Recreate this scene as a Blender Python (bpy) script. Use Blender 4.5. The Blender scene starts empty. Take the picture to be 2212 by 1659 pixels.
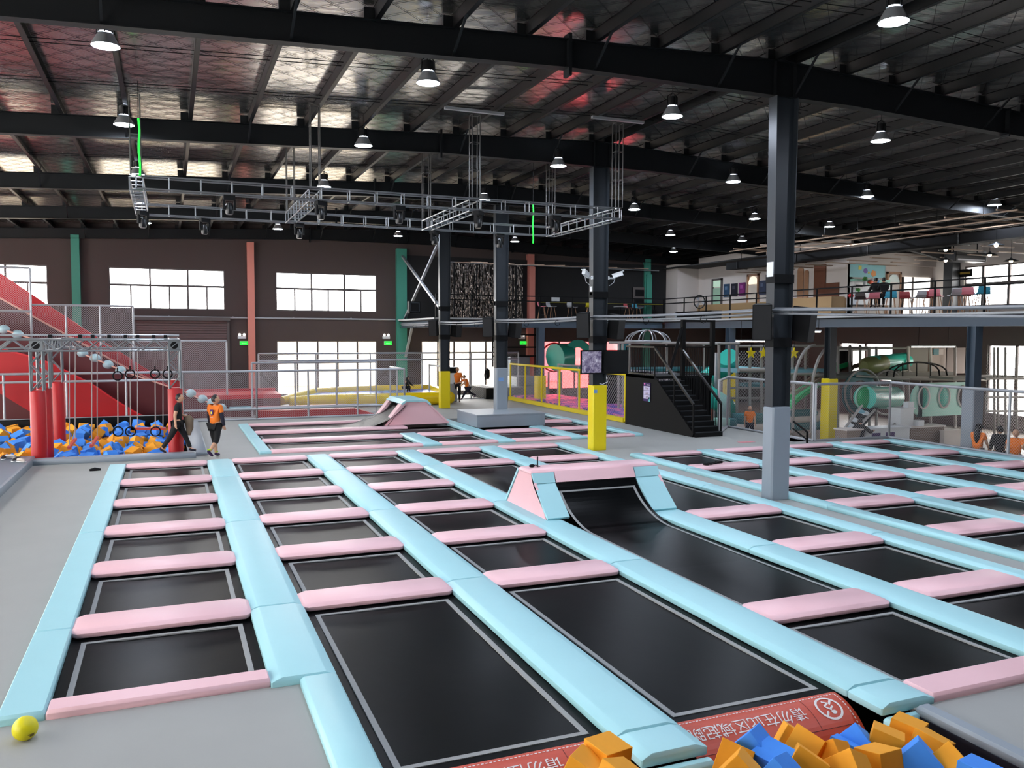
import bpy, math, random
from mathutils import Vector, Matrix
random.seed(7)
R = random.random
C = bpy.context.scene.collection
SC = bpy.context.scene
# ------------------------------------------------------------------ camera
F, PITCH, YAW, ROLL, H = 1818.26, 0.05935036, 0.38622107, 0.00409993, 3.35
cyw, syw, cp, sp = math.cos(YAW), math.sin(YAW), math.cos(PITCH), math.sin(PITCH)
FW = Vector((syw*cp, cyw*cp, -sp)); _r = Vector((cyw, -syw, 0)); _u = _r.cross(FW)
cr, sr = math.cos(ROLL), math.sin(ROLL)
RT = cr*_r + sr*_u; UP = -sr*_r + cr*_u
cd = bpy.data.cameras.new('camera'); cam = bpy.data.objects.new('camera', cd); C.objects.link(cam)
cd.sensor_width = 36.0; cd.lens = F/2212*36; cd.clip_end = 300
m4 = Matrix.Identity(4)
for i in range(3):
    m4[i][0], m4[i][1], m4[i][2] = RT[i], UP[i], -FW[i]
m4[0][3], m4[1][3], m4[2][3] = 0, 0, H
cam.matrix_world = m4
SC.camera = cam
# ------------------------------------------------------------------ light, exposure
SC.view_settings.view_transform = 'Standard'; SC.view_settings.look = 'None'
SC.view_settings.gamma = 1; SC.view_settings.exposure = 0.0; SC.view_settings.use_curve_mapping = False
w = bpy.data.worlds.new('sky'); SC.world = w; w.use_nodes = True
bg = w.node_tree.nodes['Background']; bg.inputs[0].default_value = (1.0, 0.985, 0.97, 1); bg.inputs[1].default_value = SKY = 12.0
LAMP_EMIT = 320.0
cy = SC.cycles
cy.max_bounces = 7; cy.diffuse_bounces = 4; cy.glossy_bounces = 4; cy.transmission_bounces = 6; cy.transparent_max_bounces = 24
cy.caustics_reflective = False; cy.caustics_refractive = False; cy.sample_clamp_indirect = 4.0; cy.use_denoising = True

# ------------------------------------------------------------------ pixel rays onto known planes (surveying only)
def ray(x, y): return FW*F + RT*(x-1106) - UP*(y-829.5)
def at(x, y, X=None, Y=None, Z=None):
    d = ray(x, y)
    t = X/d.x if X is not None else Y/d.y if Y is not None else (Z-H)/d.z
    p = d*t; return Vector((p.x, p.y, p.z+H))
# ------------------------------------------------------------------ mesh builder
class MB:
    def __init__(s): s.v = []; s.f = []
    def quad(s, a, b, c, d):
        n = len(s.v); s.v += [tuple(a), tuple(b), tuple(c), tuple(d)]; s.f.append((n, n+1, n+2, n+3)); return s
    def poly(s, pts):
        n = len(s.v); s.v += [tuple(p) for p in pts]; s.f.append(tuple(range(n, n+len(pts)))); return s
    def box(s, x0, x1, y0, y1, z0, z1):
        n = len(s.v)
        s.v += [(x, y, z) for z in (z0, z1) for x, y in ((x0, y0), (x1, y0), (x1, y1), (x0, y1))]
        s.f += [tuple(n+i for i in q) for q in ((3, 2, 1, 0), (4, 5, 6, 7), (0, 1, 5, 4), (1, 2, 6, 5), (2, 3, 7, 6), (3, 0, 4, 7))]
        return s
    def cube(s, c, sz, rot=None):
        n = len(s.v); h = [k/2 for k in sz]; c = Vector(c)
        for z in (-1, 1):
            for x, y in ((-1, -1), (1, -1), (1, 1), (-1, 1)):
                p = Vector((x*h[0], y*h[1], z*h[2]))
                if rot: p = rot @ p
                s.v.append(tuple(c+p))
        s.f += [tuple(n+i for i in q) for q in ((3, 2, 1, 0), (4, 5, 6, 7), (0, 1, 5, 4), (1, 2, 6, 5), (2, 3, 7, 6), (3, 0, 4, 7))]
        return s
    def beam(s, a, b, w, h, up=(0, 0, 1)):
        a, b = Vector(a), Vector(b); d = (b-a).normalized(); up = Vector(up)
        if abs(d.dot(up)) > .99: up = Vector((0, 1, 0))
        r = d.cross(up).normalized()*w/2; u = r.cross(d).normalized()*h/2
        n = len(s.v)
        for p in (a, b):
            s.v += [tuple(p-r-u), tuple(p+r-u), tuple(p+r+u), tuple(p-r+u)]
        s.f += [tuple(n+i for i in q) for q in ((0, 1, 2, 3), (7, 6, 5, 4), (0, 4, 5, 1), (1, 5, 6, 2), (2, 6, 7, 3), (3, 7, 4, 0))]
        return s
    def tube(s, pts, r, n=8, closed=False, caps=True):
        pts = [Vector(p) for p in pts]; N = len(pts); base = len(s.v); prev = None
        rr = r if isinstance(r, (list, tuple)) else [r]*N
        for i, p in enumerate(pts):
            if closed: t = pts[(i+1) % N]-pts[i-1]
            else: t = pts[min(i+1, N-1)]-pts[max(i-1, 0)]
            t.normalize()
            if prev is None: q = t.orthogonal().normalized()
            else:
                q = prev - t*prev.dot(t)
                q = q.normalized() if q.length > 1e-6 else t.orthogonal().normalized()
            prev = q; b = t.cross(q)
            for k in range(n):
                a = 2*math.pi*k/n
                s.v.append(tuple(p + (q*math.cos(a)+b*math.sin(a))*rr[i]))
        for i in range(N if closed else N-1):
            j = (i+1) % N
            for k in range(n):
                k2 = (k+1) % n
                s.f.append((base+i*n+k, base+i*n+k2, base+j*n+k2, base+j*n+k))
        if caps and not closed:
            s.f.append(tuple(base+k for k in reversed(range(n)))); s.f.append(tuple(base+(N-1)*n+k for k in range(n)))
        return s
    def cyl(s, a, b, r, n=8): return s.tube([a, b], r, n)
    def lathe(s, prof, c=(0, 0, 0), n=20, M=None):
        base = len(s.v); c = Vector(c)
        for r, z in prof:
            for k in range(n):
                a = 2*math.pi*k/n; p = Vector((r*math.cos(a), r*math.sin(a), z))
                if M: p = M @ p
                s.v.append(tuple(c+p))
        for i in range(len(prof)-1):
            for k in range(n):
                k2 = (k+1) % n
                s.f.append((base+i*n+k, base+i*n+k2, base+(i+1)*n+k2, base+(i+1)*n+k))
        return s
    def prism(s, pts, d):                      # polygon (list of 3d points) extruded by vector d
        n = len(s.v); k = len(pts); d = Vector(d)
        s.v += [tuple(p) for p in pts] + [tuple(Vector(p)+d) for p in pts]
        s.f.append(tuple(reversed(range(n, n+k)))); s.f.append(tuple(range(n+k, n+2*k)))
        for i in range(k):
            j = (i+1) % k; s.f.append((n+i, n+j, n+k+j, n+k+i))
        return s
    def sphere(s, c, r, nu=14, nv=9, sc=(1, 1, 1)):
        prof = [(max(1e-4, math.sin(math.pi*i/nv))*r, -math.cos(math.pi*i/nv)*r) for i in range(nv+1)]
        M = Matrix.Diagonal(Vector(sc)).to_3x3() if not isinstance(sc, Matrix) else sc
        return s.lathe(prof, c, nu, M)
    def pad(s, x0, x1, y0, y1, z1, h, bx, by, ch=0.0, bev=.035):      # upholstered pad: chamfered outline, soft top edge; bx, by slope widths
        def ring(ix, iy, z, c):
            X0, X1, Y0, Y1 = x0+ix, x1-ix, y0+iy, y1-iy
            if c <= 0: c = .012
            return [(X0+c, Y0, z), (X1-c, Y0, z), (X1, Y0+c, z), (X1, Y1-c, z), (X1-c, Y1, z), (X0+c, Y1, z), (X0, Y1-c, z), (X0, Y0+c, z)]
        rings = [ring(.006, .006, z1-h, ch), ring(0, 0, z1-h+.01, ch), ring(0, 0, z1-bev, ch), ring(bx*.12, by*.12, z1-bev*.78, ch), ring(bx*.9, by*.9, z1-bev*.08, ch*.92), ring(bx, by, z1, ch*.9)]
        n = len(s.v)
        for r in rings: s.v += r
        for i in range(len(rings)-1):
            for k in range(8):
                k2 = (k+1) % 8; s.f.append((n+i*8+k, n+i*8+k2, n+i*8+8+k2, n+i*8+8+k))
        s.f.append(tuple(n+k for k in reversed(range(8)))); s.f.append(tuple(n+(len(rings)-1)*8+k for k in range(8)))
        return s
    def net(s, o, u, v, W, Hh, cell, r):         # diamond net of thin three-sided strands over a rectangle
        o, u, v = Vector(o), Vector(u).normalized(), Vector(v).normalized(); nn = u.cross(v)
        for sg in (1, -1):
            k = -Hh
            while k < W:
                a0, a1 = k, k+Hh
                t0 = max(0, -a0); t1 = min(Hh, W-a0)
                if t1 > t0:
                    if sg > 0: p, q = (a0+t0, t0), (a0+t1, t1)
                    else: p, q = (a0+t0, Hh-t0), (a0+t1, Hh-t1)
                    A = o+u*p[0]+v*p[1]; B = o+u*q[0]+v*q[1]
                    s.tube([A, B], r, 3, caps=False)
                k += cell
        return s
    def build(s, name, mat, parent=None, smooth=False, kind=None, loc=None):
        me = bpy.data.meshes.new(name); me.from_pydata(s.v, [], s.f); me.update()
        if mat is not None: me.materials.append(mat)
        if smooth:
            me.polygons.foreach_set('use_smooth', [True]*len(me.polygons))
            try: me.set_sharp_from_angle(angle=math.radians(42))
            except Exception: pass
        o = bpy.data.objects.new(name, me); C.objects.link(o)
        if parent is not None: o.parent = parent
        if loc is not None: o.location = loc
        if kind: o['kind'] = kind
        return o
USED = {}
def tag(o, label, cat, group=None):
    o['label'] = label; o['category'] = cat
    if group: o['group'] = group
    USED.setdefault(label, []).append(o.name)
    return o
def thing(name, label, cat, loc=(0, 0, 0), rz=0, group=None):
    o = bpy.data.objects.new(name, None); C.objects.link(o); o.location = loc; o.rotation_euler = (0, 0, rz); o.empty_display_size = .2
    return tag(o, label, cat, group)
def struct(o): o['kind'] = 'structure'; return o
def sempty(name):
    o = bpy.data.objects.new(name, None); C.objects.link(o); return struct(o)
def share(src, name=None, parent=None, loc=None, rot=None):
    o = src.copy(); C.objects.link(o)
    if parent is not None: o.parent = parent
    if loc is not None: o.location = loc
    if rot is not None: o.rotation_euler = rot
    return o
def dup(root, loc, rz, label=None, group=None):
    r = root.copy(); C.objects.link(r); r.location = loc; r.rotation_euler = (0, 0, rz)
    if label: r['label'] = label
    if group: r['group'] = group
    for ch in list(root.children):
        c = ch.copy(); C.objects.link(c); c.parent = r
        for g in ch.children:
            d = g.copy(); C.objects.link(d); d.parent = c
    return r
ORD = ['first', 'second', 'third', 'fourth', 'fifth', 'sixth', 'seventh', 'eighth', 'ninth', 'tenth', 'eleventh', 'twelfth']
# ------------------------------------------------------------------ materials
def lin(c):
    if isinstance(c, (tuple, list)) and max(c) > 1.001:
        return tuple(((k/255+.055)/1.055)**2.4 if k/255 > .04045 else k/255/12.92 for k in c)
    return tuple(c)
def mat(name, col, rough=.5, metal=0., spec=.5, var=0., vscale=6., bump=0., bscale=40., emit=0., aniso=None, coat=0., col2=None, stretch=None):
    m = bpy.data.materials.new(name); m.use_nodes = True; nt = m.node_tree; b = nt.nodes['Principled BSDF']
    c = lin(col); b.inputs['Base Color'].default_value = (*c, 1); b.inputs['Roughness'].default_value = rough
    b.inputs['Metallic'].default_value = metal; b.inputs['Specular IOR Level'].default_value = spec
    if coat: b.inputs['Coat Weight'].default_value = coat
    if emit:
        b.inputs['Emission Color'].default_value = (*c, 1); b.inputs['Emission Strength'].default_value = emit
    if var or bump:
        tc = nt.nodes.new('ShaderNodeTexCoord'); mp = nt.nodes.new('ShaderNodeMapping'); nt.links.new(tc.outputs['Object'], mp.inputs[0])
        if stretch: mp.inputs['Scale'].default_value = stretch
    if var:
        nz = nt.nodes.new('ShaderNodeTexNoise'); nz.inputs['Scale'].default_value = vscale; nz.inputs['Detail'].default_value = 4
        nt.links.new(mp.outputs[0], nz.inputs['Vector'])
        mx = nt.nodes.new('ShaderNodeMix'); mx.data_type = 'RGBA'; nt.links.new(nz.outputs[0], mx.inputs[0])
        c2 = lin(col2) if col2 else tuple(min(1, k*(1+var)) for k in c)
        mx.inputs[6].default_value = (*[k*(1-var) for k in c], 1); mx.inputs[7].default_value = (*c2, 1)
        nt.links.new(mx.outputs[2], b.inputs['Base Color'])
    if bump:
        n2 = nt.nodes.new('ShaderNodeTexNoise'); n2.inputs['Scale'].default_value = bscale; n2.inputs['Detail'].default_value = 3
        nt.links.new(mp.outputs[0], n2.inputs['Vector'])
        bp = nt.nodes.new('ShaderNodeBump'); bp.inputs['Strength'].default_value = bump; bp.inputs['Distance'].default_value = .02
        nt.links.new(n2.outputs[0], bp.inputs['Height']); nt.links.new(bp.outputs[0], b.inputs['Normal'])
    return m
def glassmat(name, tint=(1, 1, 1), refl=.08):
    m = bpy.data.materials.new(name); m.use_nodes = True; nt = m.node_tree; nt.nodes.clear()
    o = nt.nodes.new('ShaderNodeOutputMaterial'); mx = nt.nodes.new('ShaderNodeMixShader'); t = nt.nodes.new('ShaderNodeBsdfTransparent'); g = nt.nodes.new('ShaderNodeBsdfGlossy')
    t.inputs[0].default_value = (*tint, 1); g.inputs['Roughness'].default_value = .05; mx.inputs[0].default_value = refl
    nt.links.new(t.outputs[0], mx.inputs[1]); nt.links.new(g.outputs[0], mx.inputs[2]); nt.links.new(mx.outputs[0], o.inputs[0]); return m
def ramp_mat(name, stops, scale=3., rough=.5, detail=3., dist=0., emit=0., stretch=(1, 1, 1), tex='noise'):
    m = bpy.data.materials.new(name); m.use_nodes = True; nt = m.node_tree; b = nt.nodes['Principled BSDF']; b.inputs['Roughness'].default_value = rough
    tc = nt.nodes.new('ShaderNodeTexCoord'); mp = nt.nodes.new('ShaderNodeMapping'); mp.inputs['Scale'].default_value = stretch; nt.links.new(tc.outputs['Object'], mp.inputs[0])
    if tex == 'vor':
        nz = nt.nodes.new('ShaderNodeTexVoronoi'); nz.inputs['Scale'].default_value = scale; nt.links.new(mp.outputs[0], nz.inputs['Vector'])
        sep = nt.nodes.new('ShaderNodeSeparateColor'); nt.links.new(nz.outputs['Color'], sep.inputs[0]); out = sep.outputs[0]
    else:
        nz = nt.nodes.new('ShaderNodeTexNoise'); nz.inputs['Scale'].default_value = scale; nz.inputs['Detail'].default_value = detail; nz.inputs['Distortion'].default_value = dist
        nt.links.new(mp.outputs[0], nz.inputs['Vector']); out = nz.outputs[0]
    cr_ = nt.nodes.new('ShaderNodeValToRGB'); nt.links.new(out, cr_.inputs[0]); el = cr_.color_ramp.elements
    while len(el) < len(stops): el.new(.5)
    for e, (p, c) in zip(el, stops): e.position = p; e.color = (*lin(c), 1)
    nt.links.new(cr_.outputs[0], b.inputs['Base Color'])
    if emit: nt.links.new(cr_.outputs[0], b.inputs['Emission Color']); b.inputs['Emission Strength'].default_value = emit
    return m
M = {}
M['blue'] = mat('blue_vinyl', (166, 216, 222), .42, bump=.12, bscale=7, var=.03, vscale=2)
M['pink'] = mat('pink_vinyl', (240, 192, 197), .40, bump=.12, bscale=7, var=.03, vscale=2)
M['bed'] = mat('black_mesh_fabric', (9, 10, 11), .3, spec=.035, var=.35, vscale=1.6, bump=.05, bscale=3)
M['web'] = mat('grey_webbing', (150, 150, 148), .7)
M['floor'] = mat('grey_mat_floor', (160, 160, 155), .62, var=.06, vscale=1.2, bump=.05, bscale=25)
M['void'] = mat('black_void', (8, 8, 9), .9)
M['grey'] = mat('grey_padding', (142, 151, 159), .45, bump=.06, bscale=6)
M['steel'] = mat('dark_steel_paint', (40, 45, 50), .42, spec=.5, var=.12, vscale=2)
M['black'] = mat('black_paint', (11, 11, 12), .65, spec=.2)
M['rafter'] = mat('black_steel_paint', (20, 22, 24), .5, spec=.3)
M['blacksatin'] = mat('black_satin', (16, 16, 17), .3)
M['purlin'] = mat('purlin_paint', (12, 12, 12), .45, var=.2, vscale=1.5)
M['wallb'] = mat('brown_grey_wall', (76, 64, 61), .8, var=.05, vscale=1)
M['darkwall'] = mat('charcoal_wall', (28, 27, 27), .8)
M['teal'] = mat('teal_paint', (68, 148, 128), .55)
M['rose'] = mat('salmon_paint', (224, 140, 124), .55)
M['conduit'] = mat('grey_conduit', (128, 131, 136), .45, metal=.3)
M['silver'] = mat('galvanised_pipe', (172, 174, 178), .38, metal=.35)
M['truss'] = mat('truss_aluminium', (150, 152, 154), .3, metal=.8)
M['frame'] = mat('window_frame', (92, 84, 82), .5)
M['glass'] = glassmat('window_glass')
M['redglass'] = glassmat('red_film_glass', (1, .11, .15), .05)
M['red'] = mat('red_vinyl', (176, 12, 20), .42, bump=.06, bscale=5)
M['redhi'] = mat('red_slide_vinyl', (205, 30, 40), .38)
M['maroon'] = mat('maroon_panel', (92, 30, 34), .5, var=.05)
M['peach'] = mat('peach_piping', (236, 178, 160), .5)
M['yellow'] = mat('yellow_padding', (236, 212, 8), .42, bump=.04, bscale=6)
M['yinf'] = mat('yellow_pvc', (240, 205, 10), .3, bump=.05, bscale=6)
M['orangec'] = mat('orange_foam', (240, 160, 24), .75, var=.04, vscale=4, bump=.05, bscale=60)
M['bluec'] = mat('blue_foam', (62, 142, 238), .75, var=.05, vscale=4, bump=.05, bscale=60)
M['white'] = mat('white_plastic', (225, 228, 230), .4)
M['cream'] = mat('cream_wall', (216, 206, 198), .7)
M['rope'] = mat('rope', (178, 170, 164), .8)
M['nets'] = mat('grey_net', (214, 208, 210), .8)
M['screen'] = ramp_mat('screen_picture', [(0, (40, 30, 50)), (.35, (90, 80, 110)), (.55, (150, 140, 160)), (.7, (205, 200, 210)), (1, (60, 50, 90))], 9, .3, 5, 1, emit=.35)
M['banner'] = mat('orange_red_pvc', (198, 70, 42), .42, bump=.04, bscale=3)
M['print'] = mat('white_print', (232, 226, 222), .6)
M['printdark'] = mat('dark_print', (92, 36, 28), .6)
# ------------------------------------------------------------------ shell
def plate(mapf, u0, u1, v0, v1, holes, mb):       # rectangle in (u,v) cut by rectangular holes; mapf(u0,u1,v0,v1) adds a box
    us = sorted({u0, u1, *[h[0] for h in holes], *[h[1] for h in holes]}); us = [u for u in us if u0 <= u <= u1]
    vs = sorted({v0, v1, *[h[2] for h in holes], *[h[3] for h in holes]}); vs = [v for v in vs if v0 <= v <= v1]
    for i in range(len(us)-1):
        run = None
        for j in range(len(vs)-1):
            um, vm = (us[i]+us[i+1])/2, (vs[j]+vs[j+1])/2
            solid = not any(h[0] < um < h[1] and h[2] < vm < h[3] for h in holes)
            if solid:
                if run is None: run = vs[j]
            elif run is not None: mapf(us[i], us[i+1], run, vs[j]); run = None
        if run is not None: mapf(us[i], us[i+1], run, vs[-1])
FZ = -.085; LZ = -1.0; MZ = 4.1; YW = 45.0; XR = 35.3; XL = -11.8; XRIDGE = 11.75
holes = [(-1.44, 11.33, 5.66, 23.55), (1.16, 6.3, -1.5, 5.66), (12.0, 21.8, 6.0, 20.62), (2.34, 14.78, 24.62, 32.42), (-9.0, .42, 25.05, 34.25), (19.2, 40, 21.4, 46), (22.15, 40, -9, 46)]
holes2 = [h for h in holes]
holes2.append((-1.44, 1.16, 5.66, 8.3)); holes = [h if h[0] != -1.44 else (-1.44, 11.33, 8.3, 23.55) for h in holes] + [(1.16, 11.33, 5.66, 8.3)]
mb = MB(); plate(lambda a, b, c, d: mb.box(a, b, c, d, FZ-.3, FZ), XL, 22.15, -9, YW, holes, mb)
floor = struct(mb.build('floor', M['floor']))
mb = MB(); mb.box(XL, 22.2, -9, YW, -1.45, -1.4); mb.build('underfloor', M['void'], floor)
mb = MB(); mb.box(19.2, 40, 21.3, YW, LZ-.1, LZ).box(22.15, 40, -9, 21.3, LZ-.1, LZ)
struct(mb.build('floor', mat('lower_floor', (150, 140, 128), .45, var=.08), None))
mb = MB(); mb.box(22.1, 22.15, -9, 21.4, LZ, FZ).box(19.2, 22.15, 21.4, 21.45, LZ, FZ).box(19.15, 19.2, 21.45, YW, LZ, FZ)
mb.build('riser', M['grey'], floor)
# pit linings
mb = MB()
for a, b, c, d in ((1.16, 6.3, -1.5, 5.62), (-9.0, .42, 25.05, 34.25)):
    for q in ((a-.04, a, c, d), (b, b+.04, c, d), (a, b, c-.04, c), (a, b, d, d+.04)): mb.box(*q, -1.4, -.85 if (a > 0 and q[2] == d) else FZ-.01)
mb.build('pit_lining', M['void'], floor)
# back wall with windows
WIN = [(-10.5, -5.25, 4.49, 6.5), (-2.65, 2.63, 4.49, 6.5), (5.14, 10.4, 4.49, 6.5), (5.14, 10.4, .1, 2.96), (12.9, 17.65, .1, 2.96), (20.3, 25.4, .1, 2.96)]
mb = MB(); plate(lambda a, b, c, d: mb.box(a, b, YW, YW+.24, c, d), XL, XR+.3, -1.4, 9.6, WIN, mb)
struct(mb.build('wall_back', M['wallb']))
def window(n, fmap, u0, u1, v0, v1, cols, rows, sub, glass, half=True):
    """fmap(u,v,d) -> point; cols: mullion u fractions; rows: transom fractions; sub: extra short mullions in the lower row"""
    win = sempty('window_%d' % n); e = .035
    def bar(nm, a, b, w_):
        m = MB(); m.beam(fmap(*a, .1), fmap(*b, .1), w_, w_*1.3); m.build(nm, M['frame'], win)
    W, Hh = u1-u0, v1-v0
    for a, b in (((u0, v0), (u1, v0)), ((u0, v1), (u1, v1)), ((u0, v0), (u0, v1)), ((u1, v0), (u1, v1))): bar('frame', a, b, .09)
    cs = [0]+cols+[1]; rs = [0]+rows+[1]
    for c in cols: bar('mullion', (u0+W*c, v0), (u0+W*c, v1), .09)
    for r in rows: bar('transom', (u0, v0+Hh*r), (u1, v0+Hh*r), .08)
    for c in sub: bar('mullion', (u0+W*c, v0), (u0+W*c, v0+Hh*(rows[0] if rows else 1)), .07)
    for j in range(len(rs)-1):
        cc = sorted(cs+(sub if j == 0 else []))
        for i in range(len(cc)-1):
            m = MB(); m.quad(*[fmap(u0+W*cc[i+p]+(e if p == 0 else -e), v0+Hh*rs[j+q]+(e if q == 0 else -e), .1) for p, q in ((0, 0), (1, 0), (1, 1), (0, 1))])
            m.build('pane', glass, win)
    return win
fb = lambda u, v, d: (u, YW+d, v)
for i, (a, b, c, d) in enumerate(WIN):
    up = c > 3
    window(i+1, fb, a, b, c, d, [.345, .672] if up else [.2, .4, .6, .8], [.58] if up else [], [.18, .51, .84] if up else [], M['redglass'] if i == 5 else M['glass'])
# left, right and front walls of the hall
WL = [(-4+k*7.7, 1.5+k*7.7, c, d) for k in range(6) for c, d in ((4.3, 7.1), (.3, 3.3))]
mb = MB(); plate(lambda a, b, c, d: mb.box(XL-.24, XL, a, b, c, d), -9, YW+.2, -1.4, 9.6, WL, mb); struct(mb.build('wall_left', M['wallb']))
for i, (a, b, c, d) in enumerate(WL): window(7+i, lambda u, v, dd: (XL-dd, u, v), a, b, c, d, [.33, .67], [], [], M['glass'])
WR = [(25.6, 29.4, 4.75, 6.65), (18.0, 23.4, 4.75, 6.65), (33.0, 35.2, 4.75, 6.4)]+[(18.5, 23, .2, 2.95), (25.2, 28.0, -.3, 2.95), (33.6, 37.4, .9, 2.95)]
mb = MB(); plate(lambda a, b, c, d: mb.box(XR, XR+.24, a, b, c, d), -9, YW+.2, -1.4, MZ-.1, WR, mb); struct(mb.build('wall_right', mat('grey_lower_wall', (104, 100, 96), .8)))
mb = MB(); plate(lambda a, b, c, d: mb.box(XR, XR+.24, a, b, c, d), -9, YW+.2, MZ-.1, 9.6, WR, mb); struct(mb.build('wall_right', M['cream']))
for i, (a, b, c, d) in enumerate(WR): window(20+i, lambda u, v, dd: (XR+dd, u, v), a, b, c, d, [.4, .75] if c > 3 else [.5], [.55] if c > 3 else [], [], M['glass'])
mb = MB(); mb.box(XL, XR, -9.24, -9, -1.4, 9.6); struct(mb.build('wall_front', M['darkwall']))
# outside: pale paving and a pale yellow building opposite the lower windows
mb = MB(); mb.box(-60, 90, 45.3, 120, -1.3, -1.2).box(36, 120, -40, 45.3, -1.3, -1.2); ext = struct(mb.build('ground', mat('pale_paving', (190, 186, 180), .8)))
bl = thing('building', 'pale yellow building outside beyond the lower back windows', 'building', (14, 60, -1.2))
mb = MB(); mb.box(-24, 40, 0, 6, 0, 4.2); mb.build('facade', mat('pale_yellow_render', (246, 232, 205), .8), bl)
for k in range(8):
    mb = MB(); mb.box(-20+k*6.2, -16.6+k*6.2, -.12, .02, .9, 3.1); mb.build('shutter', mat('pale_shutter', (225, 222, 214), .6) if k == 0 else bpy.data.materials['pale_shutter'], bl)
# wall columns, conduit, roller door
for x, c, wd, lab in ((-4.04, 'teal', .36, 'teal painted wall column left of the upper window row'), (3.88, 'rose', .34, 'salmon pink wall column between the two full upper windows'), (11.72, 'teal', .55, 'wide teal column on the back wall beside the cross brace'), (19.35, 'rose', .38, 'salmon pink wall column right of the tinsel curtain'), (27.1, 'teal', .4, 'dark teal wall column at the right end of the upper back wall')):
    mb = MB(); mb.box(x-wd/2, x+wd/2, YW-.3, YW, -1, 7.93).box(x-wd/2-.05, x+wd/2+.05, YW-.34, YW, -1, -.6)
    tag(mb.build('wall_column', M[c]), lab, 'column')
mb = MB(); mb.tube([(-1.6, YW-.06, 4.12), (11.4, YW-.06, 4.1)], .045, 8)
for x in (0, 3, 6, 9): mb.cube((x, YW-.03, 4.12), (.06, .06, .12))
tag(mb.build('conduit', M['silver']), 'grey conduit pipe running along the brown back wall', 'pipe')
dr = sempty('door_1')
sl = None
for k in range(32):
    if sl is None: sl = MB().box(-1.5, 2.7, YW-.1, YW-.04, 0, .105).build('slat', mat('roller_slat', (108, 88, 86), .45, metal=.2), dr); sl.location = (0, 0, -.05)
    else: share(sl, parent=dr, loc=(0, 0, -.05+k*.125))
mb = MB(); mb.box(-1.65, 2.85, YW-.34, YW-.02, 3.95, 4.12).box(-1.62, -1.5, YW-.14, YW-.02, -.08, 4).box(2.7, 2.82, YW-.14, YW-.02, -.08, 4); mb.build('door_frame', M['frame'], dr)
# ------------------------------------------------------------------ roof
def rtop(x): return 8.93-.044*(XRIDGE-x) if x < XRIDGE else 8.93-.05*(x-XRIDGE)
def rbot(x):
    z = 8.22-.043*(6.85-x) if x < 6.85 else 8.2 if x < 13.5 else 8.2-.034*(x-13.5)
    if x > 29: z -= .6*((x-29)/5.8)**1.6
    return z
def foil():
    m = bpy.data.materials.new('foil_insulation'); m.use_nodes = True; nt = m.node_tree; b = nt.nodes['Principled BSDF']
    b.inputs['Base Color'].default_value = (.80, .77, .73, 1); b.inputs['Metallic'].default_value = .95; b.inputs['Roughness'].default_value = .2
    tc = nt.nodes.new('ShaderNodeTexCoord'); mp = nt.nodes.new('ShaderNodeMapping'); mp.inputs['Scale'].default_value = (.35, 2.2, 1)
    nz = nt.nodes.new('ShaderNodeTexNoise'); nz.inputs['Scale'].default_value = 1.6; nz.inputs['Detail'].default_value = 5
    nt.links.new(tc.outputs['Object'], mp.inputs[0]); nt.links.new(mp.outputs[0], nz.inputs['Vector'])
    bp = nt.nodes.new('ShaderNodeBump'); bp.inputs['Strength'].default_value = .2; bp.inputs['Distance'].default_value = .06
    nt.links.new(nz.outputs[0], bp.inputs['Height']); nt.links.new(bp.outputs[0], b.inputs['Normal']); return m
mb = MB()
Y0R, Y1R = -9.2, YW+.24
for xa, xb in ((XL-.3, XRIDGE), (XRIDGE, XR+.5)):
    za, zb = rtop(xa)+.235, rtop(xb)+.235
    mb.prism([(xa, Y0R, za), (xb, Y0R, zb), (xb, Y0R, zb+.08), (xa, Y0R, za+.08)], (0, Y1R-Y0R, 0))
ceil = struct(mb.build('ceiling', foil()))
mb = MB()
for xa, xb in ((XL, XRIDGE), (XRIDGE, XR)):
    u = Vector((xb-xa, 0, rtop(xb)-rtop(xa))).normalized(); mb.net((xa, 9.5, rtop(xa)+.222), u, (0, 1, 0), xb-xa-.05, 35, .62, .0035)
mb.build('wire_mesh', M['black'], ceil, kind='stuff')
pur = None
PX = [11.5-1.372*k for k in range(17)]+[12.0+1.36*k for k in range(17)]
for x in PX:
    if pur is None:
        mb = MB(); L0, L1 = -9, YW
        mb.box(-.006, .006, L0, L1, 0, .22).box(-.006, .085, L0, L1, 0, .008).box(-.006, .07, L0, L1, .212, .22).box(.062, .07, L0, L1, 0, .03)
        pur = mb.build('purlin', M['purlin'], ceil); pur.location = (x, 0, rtop(x)+.005)
    else: share(pur, parent=ceil, loc=(x, 0, rtop(x)+.005))
RY = [-1.2, 6.5, 14.2, 22.05, 29.85, 37.35, 44.75]
rod = None
for y in [a+(b-a)*f for a, b in zip(RY[1:], RY[2:]) for f in (.34, .37, .66, .69)]:
    mb = MB(); mb.tube([(XL, y, rtop(XL)+.1), (XRIDGE, y, rtop(XRIDGE)+.1), (XR, y, rtop(XR)+.1)], .008, 5); mb.build('tie_rod', M['black'], ceil)
near = ['nearest to the camera, crossing the top of the picture', 'second from the camera, above the lighting truss', 'third from the camera, behind the lighting truss', 'fourth from the camera, low over the back court', 'against the back wall above the painted columns']
cleat = None
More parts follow.
